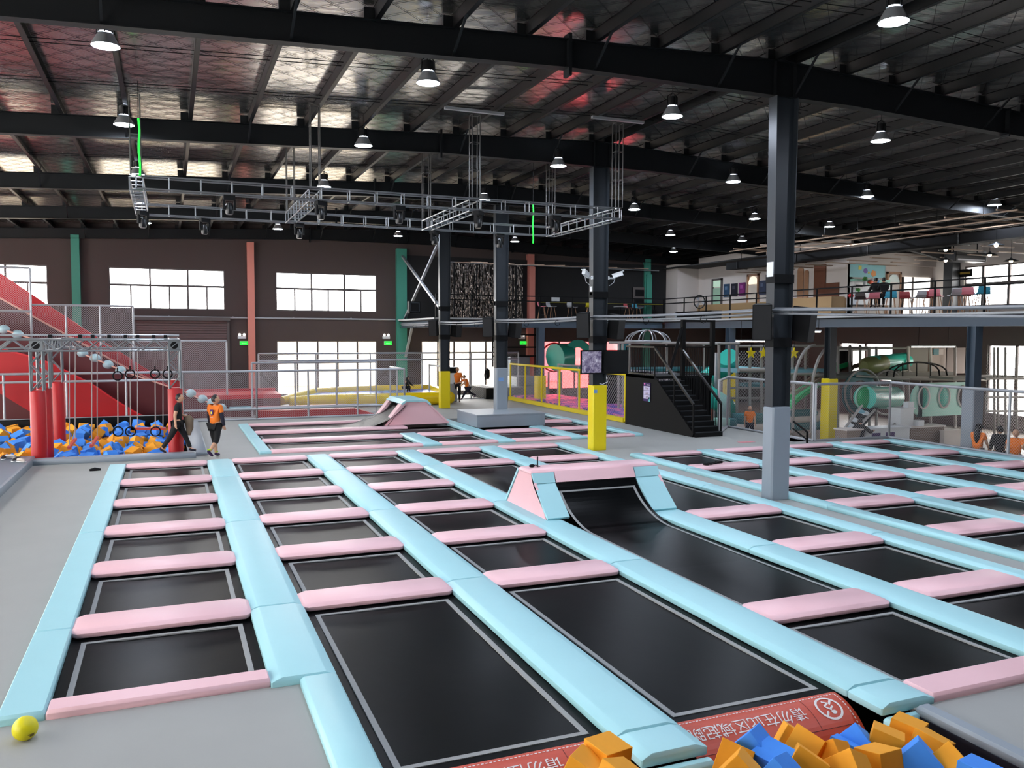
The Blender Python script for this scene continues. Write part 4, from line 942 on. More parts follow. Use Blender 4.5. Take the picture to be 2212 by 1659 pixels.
MB().box(-.3, .3, -.2, .2, 0, 1.75).build('body', M['white'], t); MB().box(-.28, .28, -.21, -.19, 1.45, 1.72).build('outlet', M['black'], t); MB().box(-.26, .26, -.21, -.2, .1, .9).build('intake', M['silver'], t)
# ------------------------------------------------------------------ yellow fence with patterned mat
def barfence(lab, pts, z0, z1, mt, r, spacing):
    t = thing('yellow_fence', lab, 'fence', (*pts[0], z0)); o = Vector((*pts[0], 0))
    for a, b in zip(pts, pts[1:]):
        A, B = Vector((*a, 0))-o, Vector((*b, 0))-o; n = max(1, round((B-A).length/spacing))
        for z in (0, z1-z0): MB().cyl(A+Vector((0, 0, z)), B+Vector((0, 0, z)), r, 8).build('rail', M[mt], t, True)
        for k in range(n+1):
            p = A+(B-A)*k/n; MB().cyl(p, p+Vector((0, 0, z1-z0)), r*.85, 8).build('post', M[mt], t, True)
    return t
yf = barfence('bright yellow pipe fence along the purple patterned play mat', [(16.42, 28.65), (16.42, 40.6)], FZ+.04, 1.8, 'yellow', .055, 2.0)
MB().box(-.1, .12, 0, 12, -.03, .14).build('kerb_pad', M['yellow'], yf)
MB().net((.02, 0, .05), (0, 1, 0), (0, 0, 1), 11.9, 1.7, .16, .0035).build('net', M['nets'], yf, kind='stuff')
tag(MB().box(16.55, 19.1, 28.4, 40.5, FZ, .16).build('play_mat', ramp_mat('purple_swirl', [(0, (40, 20, 110)), (.4, (58, 36, 150)), (.47, (90, 60, 190)), (.53, (220, 90, 170)), (.6, (250, 130, 180)), (.7, (70, 90, 210)), (1, (50, 30, 130))], .75, .4, 4, 2.2, stretch=(1.6, .7, 1))), 'purple, pink and blue swirl patterned mat behind the yellow fence', 'mat')
fence([(19.15, 28.6), (19.15, 40.6)], FZ, 1.75, 'grey net fence at the back of the purple patterned mat', 2.4, (), .12)
# grey stage blocks and railing beyond the mat
t = thing('stage_block', 'grey padded stage steps at the end of the floor beyond the boxed column', 'stage', (0, 0, 0))
MB().box(16.1, 19.0, 41.5, 44.2, FZ, .5).build('lower_step', M['grey'], t); MB().box(17.6, 19.0, 42.6, 44.4, .5, 1.0).build('upper_step', M['grey'], t); MB().box(17.95, 19.15, 44.4, 44.8, FZ, 2.1).build('back_panel', M['grey'], t); MB().box(15.4, 16.1, 41.5, 44.0, FZ, .5).build('dark_side', M['black'], t)
t = thing('basketball_frame', 'black metal frame standing on the grey stage by the salmon column', 'frame', (18.2, 44.2, 2.1))
for z in (0, .5, 1.2): MB().beam((-1.4, 0, z), (1.4, 0, z), .08, .08).build('bar', M['black'], t)
for x in (-1.4, 1.4): MB().beam((x, 0, -.6), (x, 0, 1.2), .08, .08).build('bar', M['black'], t)
q = at(1052, 800, Y=41.7)
t = thing('jacket', 'black jacket hanging on the fence left of the boxed column', 'jacket', q); MB().tube([(0, -.06, .1), (0, -.08, 0), (.03, -.08, -.3), (.02, -.07, -.45)], [.05, .12, .1, .07], 9).build('body', M['cloth'] if 'cloth' in M else M['black'], t, True); MB().tube([(-.1, -.07, 0), (-.14, -.07, -.25), (-.1, -.07, -.5)], .05, 7).build('sleeve', M['black'], t, True)
for x, nm in ((527, 'left one by the salmon column'), (838, 'beside the wide teal column'), (1130, 'behind the boxed column')):
    q = at(x, 736, Y=44.965); t = thing('exit_sign', 'green lit emergency exit sign on the back wall, '+nm, 'sign', q+Vector((0, 0, -.12)))
    MB().box(-.2, .2, -.03, .03, -.09, .09).build('panel', bpy.data.materials['green_glow'], t); MB().box(-.21, .21, -.02, .035, -.1, .1).build('case', M['white'], t)
    MB().poly([(-.13, -.034, -.02), (-.05, -.034, -.06), (-.05, -.034, -.035), (.12, -.034, -.035), (.12, -.034, -.005), (-.05, -.034, -.005), (-.05, -.034, .02)]).build('arrow', M['white'], t)
    t = thing('emergency_light', 'white twin emergency light on the back wall, '+nm, 'lamp', q+Vector((-.1, 0, .2)))
    MB().box(-.2, .2, -.06, .06, -.1, .05).build('case', M['white'], t); 
    for s in (-1, 1): MB().sphere((s*.11, -.07, .11), .07, 10, 7).build('spot', mat('spot_lens', (255, 250, 240), .3, emit=2) if 'spot_lens' not in bpy.data.materials else bpy.data.materials['spot_lens'], t, True)
# ------------------------------------------------------------------ black stair tower
t = thing('stair_tower', 'black stair tower with railed platform beside the yellow fence', 'stairs', (16.2, 23.65, FZ))
PZ = 1.93; yS, yP, yE = 0., 2.55, 4.6
MB().prism([(0, yE, 0), (0, yP+.05, 0), (0, .12, 0), (0, .05, .12), (0, yP, PZ), (0, yE, PZ)], (.05, 0, 0)).build('side_wall', M['black'], t)
for k in range(11): MB().box(.06, 1.15, yS+yP*k/11, yS+yP*(k+1)/11+.03, 0, PZ*(k+1)/12).build('step', M['black'], t); MB().box(.06, 1.15, yS+yP*k/11-.004, yS+yP*k/11+.03, PZ*(k+1)/12-.02, PZ*(k+1)/12+.004).build('nosing', M['steel'], t)
MB().box(0, 2.5, yP, yE, PZ-.1, PZ).build('platform', M['black'], t)
for k in range(14): MB().box(1.17+k*.095, 1.225+k*.095, yP-.02, yP+.02, 0, PZ-.1).build('slat', M['black'], t)
MB().box(1.16, 2.5, yP+.03, yP+.05, 0, PZ-.1).build('back_board', M['void'], t)
def rl(a, b, n, hh=1.05, fill=True):
    a, b = Vector(a), Vector(b); zz = Vector((0, 0, hh)); MB().beam(a+zz, b+zz, .06, .06).build('rail', M['blacksatin'], t); MB().beam(a+zz*.05, b+zz*.05, .04, .04).build('rail', M['blacksatin'], t)
    for k in range(n+1):
        p = a+(b-a)*k/n; e = .028 if k in (0, n) else .011; MB().cyl(p, p+zz, e, 5).build('baluster', M['black'], t)
rl((.02, yP, PZ), (.02, yE, PZ), 14); rl((1.2, yP, PZ), (2.48, yP, PZ), 13); rl((.02, yE, PZ), (2.48, yE, PZ), 18); rl((2.48, yP, PZ), (2.48, yE, PZ), 14)
for x in (.03, 1.14):
    MB().beam((x, .1, 1.1), (x, yP, PZ+1.0), .07, .07).build('handrail', M['blacksatin'], t); MB().beam((x, .1, .1), (x, .1, 1.1), .05, .05, (1, 0, 0)).build('handrail_post', M['black'], t)
    MB().beam((x, yP*.5, PZ*.5), (x, yP*.5, PZ*.5+1.05), .04, .04, (1, 0, 0)).build('handrail_post', M['black'], t)
for k in range(16): y = .1+(yP-.1)*k/15; z = PZ*(y/yP); MB().beam((1.16, y, z*.9), (1.16, y, 1.1+(PZ-.1)*(y-.1)/(yP-.1)), .015, .015, (1, 0, 0)).build('baluster', M['black'], t)
for x, y in ((1.2, yP), (2.48, yP)): MB().beam((x, y, PZ), (x, y, 3.98), .14, .14, (1, 0, 0)).build('corner_post', M['black'], t)
MB().beam((1.15, yP, 3.7), (.75, yP+.2, PZ+.05), .1, .1).build('corner_brace', M['black'], t)
MB().box(1.2, 2.48, yP-.05, yP+.05, 3.9, 3.98).build('top_beam', M['black'], t)
# sign on the tower
a = at(1391, 829, X=16.195); b = at(1405, 865, X=16.195)
t = thing('rules_sign', 'purple notice with three white text panels on the black tower', 'sign', (16.19, (a.y+b.y)/2, (a.z+b.z)/2)); wy, hz = abs(a.y-b.y)/2, (a.z-b.z)/2+.05
MB().box(-.012, .0, -wy, wy, -hz, hz).build('board', mat('purple_board', (56, 20, 96), .5), t)
for k in range(3):
    z1 = hz*(.62-.46*k); MB().box(-.016, -.01, -wy*.9, wy*.94, z1-hz*.42, z1).build('text_panel', mat('pale_lilac', (214, 206, 232), .5) if k == 0 else bpy.data.materials['pale_lilac'], t)
    mb = MB()
    for j in range(2): mb.box(-.018, -.015, -wy*.5, wy*.45-.1*k*wy, z1-hz*(.16+.12*j)-.015, z1-hz*(.16+.12*j))
    mb.build('text_line', M['printdark'], t)
MB().prism([(-.016, wy*.9, hz*.95), (-.016, wy*.4, hz*.95), (-.016, wy*.62, hz*.68)], (-.003, 0, 0)).build('pink_badge', mat('pink_print', (236, 120, 190), .5), t); MB().box(-.017, -.012, -wy*.9, -wy*.0, hz*.74, hz*.82).build('white_script', M['print'], t)
MB().box(-.016, -.012, -wy, -wy*.5, -hz, -hz*.5).build('teal_corner', mat('teal_print', (120, 200, 205), .5), t)
# ------------------------------------------------------------------ right-hand net fences
fence([(17.5, 24.1), (19.2, 25.9), (19.25, 21.45)], FZ+.03, 1.78, 'grey net fence from the stair tower along the play area edge', 2.2, (), .1, .0017)
fence([(19.3, 21.42), (22.35, 21.3)], FZ+.03, 1.77, 'grey net fence across the far end of the right court', 3.0, (), .085, .0019)
fence([(22.35, 21.3), (22.0, 8)], FZ+.03, 1.78, 'long grey net fence along the right edge of the right court', 4.2, (), .085, .0019)
t = thing('access_ramp', 'white ramp with black handrail leading down to the play area', 'ramp', (0, 0, 0))
MB().prism([(18.6, 21.6, FZ), (19.35, 21.6, FZ), (19.35, 21.6, LZ), (18.6, 21.6, LZ)], (0, 1.3, 0)).build('side_wall', M['white'], t)
a = at(1713, 910, Y=21.6); b = at(1744, 933, Y=21.2); MB().beam(a, b, .05, .05).build('handrail', M['black'], t); MB().beam(b, (b.x, b.y, FZ), .05, .05, (1, 0, 0)).build('handrail_post', M['black'], t); MB().beam(at(1712, 925, Y=21.6), (b.x, b.y, FZ+.1), .04, .04).build('lower_rail', M['black'], t)
# ------------------------------------------------------------------ playground under the mezzanine
M['mint'] = mat('mint_panel', (150, 205, 186), .45); M['tube'] = mat('turquoise_plastic', (52, 190, 170), .3); M['green'] = mat('green_plastic', (40, 168, 100), .3); M['olive'] = mat('olive_plastic', (132, 136, 84), .35); M['dteal'] = mat('teal_vinyl', (44, 110, 116), .45); M['taupe'] = mat('taupe_vinyl', (150, 132, 118), .5); M['pipe'] = mat('grey_foam_pipe', (150, 146, 140), .6); M['wallg'] = mat('grey_play_wall', (128, 124, 116), .7); M['brownp'] = mat('brown_panel', (112, 92, 80), .6); M['skyb'] = mat('sky_blue_vinyl', (130, 190, 205), .4)
def ptube(lab, nm, px, Yd, r, m_, n=16, closed=False):
    pts = [at(x, y, Y=Yd[i] if isinstance(Yd, (list, tuple)) else Yd) for i, (x, y) in enumerate(px)]
    return MB().tube([p for p in pts], r, n, closed)
# spiral slide beside the tower
t = thing('spiral_slide', 'turquoise spiral tube slide behind the black stair tower', 'slide', (0, 0, 0))
c = at(1546, 845, Y=29.5); mb = MB(); pts = [c+Vector((.55*math.cos(a), .55*math.sin(a), 1.05-.335*a)) for a in [k*.35-1.2 for k in range(24)]]
mb.tube(pts, .4, 14); mb.build('slide_tube', M['tube'], t, True); MB().cyl((c.x, c.y, LZ), (c.x, c.y, 2.6), .08).build('centre_pole', M['silver'], t)
# play frame: poles, rails, decks
t = thing('playground_frame', 'indoor playground frame of grey padded poles and blue decks', 'play frame', (0, 0, 0))
def pole(x, y0, y1, Yp, r=.06): MB().cyl(at(x, y0, Y=Yp), at(x, y1, Y=Yp), r, 8).build('pole', M['pipe'], t, True)
def railp(x0, x1, y, Yp, r=.05, y2=None): MB().cyl(at(x0, y, Y=Yp), at(x1, y2 or y, Y=Yp), r, 8).build('rail', M['pipe'], t, True)
for x in (1553, 1575, 1592, 1620, 1645, 1660, 1712, 1740, 1786, 1836, 1858): pole(x, 745, 935, 28.4)
for x in (1810, 1878, 1893, 1962, 2010, 2063): pole(x, 748, 930, 27.6)
for x in (2148, 2156, 2172, 2196): pole(x, 750, 950, 25.2, .05)
railp(1550, 1597, 742, 28.3); railp(1596, 1665, 748, 28.3); railp(1700, 1800, 747, 28.3); railp(1800, 2108, 752, 28.0); railp(1700, 1760, 808, 27.5); railp(1752, 1800, 811, 27.5); railp(1595, 1665, 800, 28.2, .09); railp(1790, 2130, 815, 27.0, .09, 819)
for y in (818, 845, 858, 888): railp(2128, 2212, y, 25.2, .05)
for y in (838, 860): railp(1575, 1670, y, 28.5, .05)
def deck(x0, x1, y, Y0_, d, mt, th=.12):
    p, q = at(x0, y, Y=Y0_), at(x1, y, Y=Y0_); MB().box(p.x, q.x, Y0_, Y0_+d, p.z-th, p.z).build('deck', M[mt], t)
deck(1592, 1665, 796, 28.3, 2.0, 'skyb', .18); deck(1705, 1790, 798, 28.3, 2.0, 'skyb', .15); deck(1795, 2060, 808, 27.2, 2.4, 'wallg', .15); deck(2060, 2212, 815, 25.3, 1.2, 'wallg', .1); deck(1660, 1700, 832, 29, 2, 'dteal', .15)
for a, b in (((1712, 935), (1760, 745)), ((1752, 935), (1800, 745))):
    p, q = at(*a, Y=26.5), at(*b, Y=27.6); pts = [p, Vector((p.x, p.y, 1.2))]+[Vector((p.x+(q.x-p.x)*(1-math.cos(k*.26)), p.y+(q.y-p.y)*(1-math.cos(k*.26)), 1.2+(q.z-1.2)*math.sin(k*.26))) for k in range(1, 7)]
    MB().tube(pts, .06, 8).build('curved_pole', M['pipe'], t, True)
MB().net(at(1580, 935, Y=30.5), (1, 0, 0), (0, 0, 1), 4.2, 3.6, .16, .004).build('net', M['nets'], t, kind='stuff')
MB().net(at(2125, 945, Y=25.4), (1, 0, 0), (0, 0, 1), 2.6, 3.6, .14, .006).build('net', M['nets'], t, kind='stuff')
for a, b, y0, y1, mt, nm in ((1576, 1592, 905, 930, 'dteal', 'soft_block'), (1600, 1650, 895, 915, 'dteal', 'soft_block'), (1560, 1578, 905, 930, 'mint', 'soft_block'), (1712, 1760, 885, 900, 'dteal', 'roller'), (1712, 1765, 897, 912, 'cream', 'roller'), (1712, 1778, 912, 928, 'dteal', 'roller'), (1568, 1652, 918, 934, 'cream', 'soft_block')):
    p, q = at(a, y0, Y=27.6), at(b, y1, Y=27.6)
    if nm == 'roller': MB().cyl((p.x, 27.6, (p.z+q.z)/2), (q.x, 27.6, (p.z+q.z)/2), abs(p.z-q.z)/2, 12).build(nm, M[mt], t, True)
    else: MB().pad(p.x, q.x, 27.6, 28.2, p.z, p.z-q.z, .04, .04, .02).build(nm, M[mt], t, True)
# white wall panel with rounded opening
t = thing('play_house', 'pale play house wall with a dark rounded doorway and a window', 'play house', (0, 0, 0))
def pbox(a, b, y0, y1, Yp, d, mt, nm, par):
    p, q = at(a, y0, Y=Yp), at(b, y1, Y=Yp); return MB().box(p.x, q.x, Yp, Yp+d, q.z, p.z).build(nm, M[mt], par)
pbox(1806, 1812, 748, 800, 32, .1, 'white', 'wall', t); pbox(1812, 1836, 748, 758, 32, .1, 'white', 'wall', t); pbox(1836, 1842, 748, 800, 32, .1, 'white', 'wall', t); pbox(1842, 1876, 748, 758, 32, .1, 'white', 'wall', t); pbox(1874, 1880, 748, 800, 32, .1, 'white', 'wall', t)
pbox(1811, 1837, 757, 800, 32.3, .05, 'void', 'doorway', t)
t = thing('play_room', 'row of grey and brown play room walls above the playground deck', 'play house', (0, 0, 0))
for a, b, mt in ((1964, 2004, 'wallg'), (2009, 2044, 'taupe'), (2044, 2086, 'brownp'), (2086, 2108, 'wallg')): pbox(a, b, 751, 806, 27.9, .12, mt, 'wall_panel', t)
pbox(2017, 2028, 753, 766, 27.85, .03, 'dteal', 'notice', t); pbox(2027, 2038, 753, 766, 27.86, .03, 'cream', 'notice', t)
st = None
for x, nm in ((1623, 'leftmost above the blue deck'), (1650, 'second above the blue deck'), (1716, 'right of the tall grey-footed column')):
    p = at(x, 763, Y=28.0); lab = 'yellow star ornament hanging in the playground, '+nm
    if st is None:
        st = thing('star_ornament', lab, 'star', p, 0, 'yellow stars in the playground')
        MB().prism([(r_*math.sin(k*math.pi/5), 0, r_*math.cos(k*math.pi/5)) for k, r_ in enumerate([.24, .1]*5)], (0, .04, 0)).build('star', M['yellow'], st); MB().cyl((0, .02, .2), (0, .02, .5), .01, 5).build('string', M['black'], st)
    else: dup(st, p, 0, lab)
# upper tube slide
t = thing('tube_slide', 'turquoise tube slide with olive end pointing left, upper deck', 'slide', (0, 0, 0))
MB().tube([at(1884, 787, Y=27.4), at(1905, 785, Y=27.6), at(1955, 780, Y=28.2)], .37, 18).build('tube', M['tube'], t, True)
MB().tube([at(1866, 791, Y=27.2), at(1872, 790, Y=27.25), at(1904, 786, Y=27.6)], [.2, .36, .40], 18).build('end_bowl', M['olive'], t, True)
pbox(1950, 1964, 762, 806, 28.3, .1, 'tube', 'end_plate', t)
t = thing('tube_slide', 'lower turquoise tube behind the net fence with a round window end', 'slide', (0, 0, 0))
MB().tube([at(1868, 859, Y=25.6), at(1930, 859, Y=26.6)], .47, 18).build('tube', M['tube'], t, True); MB().tube(torus(.47, .05, at(1868, 859, Y=25.55), 'Y', 18), .04, 7, True).build('rim', M['mint'], t, True); MB().sphere(at(1868, 859, Y=25.6), .44, 16, 10, (1, .4, 1)).build('window_dome', M['green'], t, True)
t = thing('crawl_hoops', 'round grey hoops and teal ring panels round the lower tube', 'play frame', (0, 0, 0))
for x, r_, Yq in ((1848, .95, 26.6), (1900, .95, 27.2), (1940, .95, 27.6)): 
    MB().tube([q+Vector((0, .0, 0)) for q in torus(r_, .04, at(x+16, 848, Y=Yq), 'Y', 24)], .045, 7, True).build('hoop', M['pipe'], t, True)
mb = MB(); cc = at(1858, 850, Y=26.8)
for k in range(24):
    a, b = 2*math.pi*k/24, 2*math.pi*(k+1)/24; mb.prism([cc+Vector((r_*math.cos(q), 0, r_*math.sin(q))) for r_, q in ((.55, a), (.92, a), (.92, b), (.55, b))], (0, .06, 0))
mb.build('ring_panel', M['dteal'], t)
MB().cyl(at(1850, 812, Y=26.6), at(1965, 820, Y=26.6), .05, 8).build('top_bar', M['pipe'], t, True)
# mint panel with three oval holes
t = thing('climbing_panel', 'mint green climbing panel with three cream rimmed oval holes', 'panel', (0, 0, 0))
p0, p1 = at(1970, 828, Y=24.6), at(2104, 895, Y=24.6); cx_ = [at(x, 860, Y=24.6).x for x in (1995, 2039, 2080)]; zc = at(1995, 859, Y=24.6).z
mb = MB(); Hh = (p0.z-p1.z)/2; zm = (p0.z+p1.z)/2
xs = [p0.x, cx_[0]-.28, cx_[0]+.28, cx_[1]-.28, cx_[1]+.28, cx_[2]-.28, cx_[2]+.28, p1.x]
for i in (2, 4, 6): mb.box(xs[i], xs[i+1], 24.6, 24.68, p1.z, p0.z)
mb.prism([Vector((xs[1], 24.6, p1.z)), Vector((xs[1], 24.6, p0.z))]+[Vector((xs[0]+Hh*.9-(Hh*.9)*math.cos(a), 24.6, zm+Hh*math.sin(a))) for a in [math.pi/2-k*math.pi/10 for k in range(11)]], (0, .08, 0))
for c_ in cx_:
    for sg in (1, -1):
        pts = [Vector((c_-.28, 24.6, zm+sg*Hh)), Vector((c_+.28, 24.6, zm+sg*Hh))]
        arc = [Vector((c_+.28*math.cos(a), 24.6, zc+sg*.42*math.sin(a))) for a in [k*math.pi/10 for k in range(11)]]
        for i in range(10):
            a, b = arc[i], arc[i+1]; mb.prism([a, b, Vector((b.x, 24.6, zm+sg*Hh)), Vector((a.x, 24.6, zm+sg*Hh))], (0, .08, 0))
mb.build('panel', M['mint'], t)
for c_ in cx_: MB().tube([Vector((c_+.29*math.cos(a), 24.58, zc+.43*math.sin(a))) for a in [k*math.pi/10 for k in range(20)]], .035, 7, True).build('hole_rim', M['cream'], t, True)
MB().box(cx_[1]-.6, p1.x-.3, 25.3, 25.4, p1.z+.2, p0.z-.1).build('inner_panel', M['tube'], t)
# arched bars
t = thing('arch_climber', 'dark arched climbing bars on the playground deck', 'climber', (0, 0, 0))
for dx, Yq in ((0, 27.2), (16, 26.7)):
    a, b = at(1914+dx, 815, Y=Yq), at(2046-dx, 815, Y=Yq); MB().tube([Vector((a.x+(b.x-a.x)*(1-math.cos(k*math.pi/10))/2, Yq, a.z+.62*math.sin(k*math.pi/10)**.7)) for k in range(11)], .035, 7).build('arch', M['black'], t, True)
for x in (1950, 1980, 2010): MB().cyl(at(x, 784, Y=27.2), at(x, 812, Y=26.7), .03, 6).build('strut', M['black'], t)
# open slides
t = thing('open_slide', 'green open slide curving down beside a brown one', 'slide', (0, 0, 0))
for px, mt, off in (([(1770, 834), (1745, 850), (1722, 868), (1712, 882)], 'green', 0), ([(1790, 812), (1760, 832), (1725, 850), (1712, 858)], 'taupe', .5), ([(1832, 790), (1815, 795), (1800, 806)], 'green', 1.2), ([(1862, 790), (1845, 795), (1835, 806)], 'brownp', 1.2)):
    pts = [at(x, y, Y=27.2+off) for x, y in px]; mb = MB()
    for a, b in zip(pts, pts[1:]):
        up_ = Vector((0, 0, .16)); w_ = Vector((0, .55, 0)); mb.prism([a, b, b+w_, a+w_], (0, 0, -.04)); mb.prism([a, b, b+up_, a+up_], (0, .05, 0)); mb.prism([a+w_, b+w_, b+w_+up_, a+w_+up_], (0, .05, 0))
    mb.build('chute', M[mt], t)
# sloping board with round stepping pads
t = thing('stepping_board', 'sloping dark board with white and blue round stepping pads', 'climber', (0, 0, 0))
a, b, c_, d_ = at(1808, 948, Y=24.2), at(1845, 948, Y=24.0), at(1900, 880, Y=25.4), at(1862, 878, Y=25.6); MB().prism([a, b, c_, d_], (0, .06, -.03)).build('board', M['void'], t); nrm = (b-a).cross(d_-a).normalized(); ax = nrm.to_track_quat('Z', 'Y').to_matrix()
for k, (x, y) in enumerate(((1830, 910), (1848, 892), (1866, 895), (1818, 922), (1833, 925), (1835, 940))):
    f = (y-880)/68; p = d_.lerp(a, min(1, f)).lerp(c_.lerp(b, min(1, f)), max(.1, min(.9, (x-(1862-54*f))/38))); MB().lathe([(.001, .03), (.15, .03), (.17, .0)], p-nrm*.0+Vector((0, -.05, .02)), 14, ax).build('stepping_pad', M['skyb'] if k % 3 == 1 else M['white'], t, True)
for p, q in (((1808, 948), (1862, 876)), ((1846, 930), (1890, 885)), ((1905, 948), (1948, 900))): MB().cyl(at(*p, Y=24.0), at(*q, Y=25.0), .05, 7).build('side_pipe', M['pipe'], t, True)
# counters
for a, b, y0, y1, Yq, mt, lab in ((1830, 1868, 928, 958, 23.6, 'taupe', 'low brown patterned counter behind the net fence'), (1870, 1965, 926, 960, 23.8, 'white', 'white counter with purple notices behind the net fence'), (1968, 2040, 922, 985, 24.2, 'brownp', 'brown reception counter behind the net fence'), (2040, 2078, 930, 990, 24.0, 'cream', 'cream counter end with pale door beside the padded column'), (1946, 1974, 882, 935, 24.4, 'white', 'tall white cabinet standing on the reception counter')):
    p, q = at(a, y0, Y=Yq), at(b, y0, Y=Yq); t = thing('counter', lab, 'counter', (p.x, Yq, LZ)); MB().box(0, q.x-p.x, 0, .6, 0, p.z-LZ-.05).build('body', M[mt], t); MB().box(-.04, q.x-p.x+.04, -.04, .64, p.z-LZ-.05, p.z-LZ).build('top', M['cream'] if mt != 'white' else M['white'], t)
    if 'purple' in lab:
        for u in (.3, 1.0): MB().box(u*1.0, u+.42, -.012, 0, .5, .72).build('notice', bpy.data.materials['purple_board'], t)
    if 'reception' in lab: MB().box(.5, .8, .1, .35, p.z-LZ, p.z-LZ+.22).build('printer', M['white'], t)
# right: dark stairs glimpsed at the edge
t = thing('wooden_steps', 'brown wooden bleacher steps at the right edge behind the people', 'steps', (25.2, 15.6, LZ))
for k in range(6): MB().box(k*.28, 3, -2.5, 2.6, k*.24, k*.24+.24).build('step', M['brownp'], t); MB().box(k*.28-.02, k*.28+.1, -2.5, 2.6, k*.24+.2, k*.24+.245).build('step_edge', M['cream'], t)
t = thing('stair_rail', 'black handrail rising at the right edge of the picture', 'railing', (24.6, 14.4, LZ)); MB().beam((0, 1.5, 1.0), (.4, -1.6, 2.6), .08, .08).build('handrail', M['black'], t)
for k in range(8): y = 1.4-k*.4; MB().beam((.0+k*.05, y, 0), (k*.05, y, 1.0+(1.5-y)*.51), .03, .03, (1, 0, 0)).build('baluster', M['black'], t)
t = thing('dome_climber', 'chrome wire dome frame on the playground roof behind the tower', 'dome', at(1399, 737, Y=33.0)); r0 = 1.0
MB().tube(torus(r0, .03, (0, 0, 0), 'Z', 24), .035, 7, True).build('base_ring', M['silver'], t, True)
for k in range(5):
    a = k*math.pi/5; MB().tube([Vector((r0*math.cos(s_)*math.cos(a), r0*math.cos(s_)*math.sin(a), .5*math.sin(s_))) for s_ in [j*math.pi/12 for j in range(13)]], .025, 6).build('rib', M['silver'], t, True)
t = thing('play_roof_frame', 'grey padded pipe frame of the playground part behind the yellow fence', 'play frame', (0, 0, 0))
MB().cyl(at(1315, 740, Y=33.5), at(1475, 741, Y=31.5), .06, 8).build('rail', M['pipe'], t, True); MB().cyl(at(1480, 741, Y=31), at(1556, 742, Y=29.5), .06, 8).build('rail', M['pipe'], t, True)
for x in (1336, 1345, 1360, 1440, 1520, 1554): MB().cyl(at(x, 742, Y=32), at(x, 900, Y=32), .05, 7).build('pole', M['pipe'], t, True)
MB().box(at(1343, 800, Y=33.4).x, at(1357, 800, Y=33.4).x, 33.4, 33.5, 1.9, 3.0).build('teal_panel', M['dteal'], t); MB().box(at(1320, 900, Y=34).x, at(1560, 900, Y=34).x, 34, 36, 1.6, 1.75).build('deck', M['dteal'], t)
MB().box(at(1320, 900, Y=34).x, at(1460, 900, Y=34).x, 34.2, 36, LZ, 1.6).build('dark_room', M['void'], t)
t = thing('tube_slide', 'green tube with round openings in front of the red window', 'slide', (0, 0, 0))
MB().tube([at(1199, 772, Y=43.2), at(1225, 768, Y=43.5)], [.78, .7], 18).build('tube', M['tube'], t, True); [MB().cyl((at(1199, 772, Y=43.2).x+dx, 43.4, LZ), (at(1199, 772, Y=43.2).x+dx, 43.4, 1.2), .06).build('leg', M['pipe'], t) for dx in (-.3, .5)]; MB().tube(torus(.8, .05, at(1197, 772, Y=43.1), 'Y', 20), .05, 7, True).build('rim', M['redhi'], t, True)
cc = at(1249, 770, Y=43); mb = MB()
for k in range(20):
    a, b = 2*math.pi*k/20, 2*math.pi*(k+1)/20; mb.prism([cc+Vector((r_*math.cos(q), 0, r_*math.sin(q)*(1.25 if r_ < .6 else 1))) for r_, q in ((.42, a), (.95, a), (.95, b), (.42, b))], (0, .1, 0))
mb.build('ring_panel', M['tube'], t)

for x0, x1, y, Yq, lab in ((1970, 2062, 749, 27.0, 'bright strip light under the mezzanine above the play rooms'), (1590, 1660, 737, 29.5, 'bright strip light under the mezzanine left of the tall column'), (1748, 1772, 716, 24.6, 'small strip light under the mezzanine beam right of the tall column')):
    a, b = at(x0, y, Y=Yq), at(x1, y, Y=Yq); t = thing('strip_light', lab, 'lamp', (a.x, Yq, a.z)); L = b.x-a.x
    MB().box(0, L, -.06, .06, .0, .06).build('case', M['white'], t); MB().box(.02, L-.02, -.045, .045, -.03, 0).build('tube', mat('strip_glow', (255, 244, 226), .4, emit=14) if 'strip_glow' not in bpy.data.materials else bpy.data.materials['strip_glow'], t)
    for f in (.15, .85): MB().cyl((L*f, 0, .06), (L*f, 0, 3.98-a.z), .01, 5).build('hanger', M['black'], t)
# ------------------------------------------------------------------ people
M['skin'] = mat('skin', (206, 158, 126), .55); M['hair'] = mat('black_hair', (16, 14, 13), .5)
M['orange'] = mat('orange_cotton', (238, 122, 26), .75, bump=.1, bscale=14); M['cloth'] = mat('black_cloth', (13, 13, 15), .85, bump=.1, bscale=14); M['navy'] = mat('dark_navy', (24, 24, 42), .8); M['sock'] = mat('purple_sock', (48, 26, 66), .8); M['lime'] = mat('lime_sock', (178, 216, 40), .8); M['redsock'] = mat('red_sock', (196, 50, 38), .8); M['tan'] = mat('tan_fur', (120, 104, 86), .9)
def skinmesh(verts, edges, rad, sub=2):
    me = bpy.data.meshes.new('body'); me.from_pydata([tuple(v) for v in verts], edges, []); o = bpy.data.objects.new('body', me); C.objects.link(o)
    md = o.modifiers.new('s', 'SKIN'); md.use_smooth_shade = True
    for i, r in enumerate(rad):
        sv = me.skin_vertices[0].data[i]; sv.radius = r if isinstance(r, tuple) else (r, r); sv.use_root = (i == 0)
    s = o.modifiers.new('d', 'SUBSURF'); s.levels = sub; s.render_levels = sub
    dg = bpy.context.evaluated_depsgraph_get(); dg.update()
    m2 = bpy.data.meshes.new_from_object(o.evaluated_get(dg)); bpy.data.objects.remove(o)
    for p in m2.polygons: p.use_smooth = True
    return m2
def addmesh(me, name, m_, parent):
    me.materials.clear(); me.materials.append(m_); o = bpy.data.objects.new(name, me); C.objects.link(o); o.parent = parent; return o
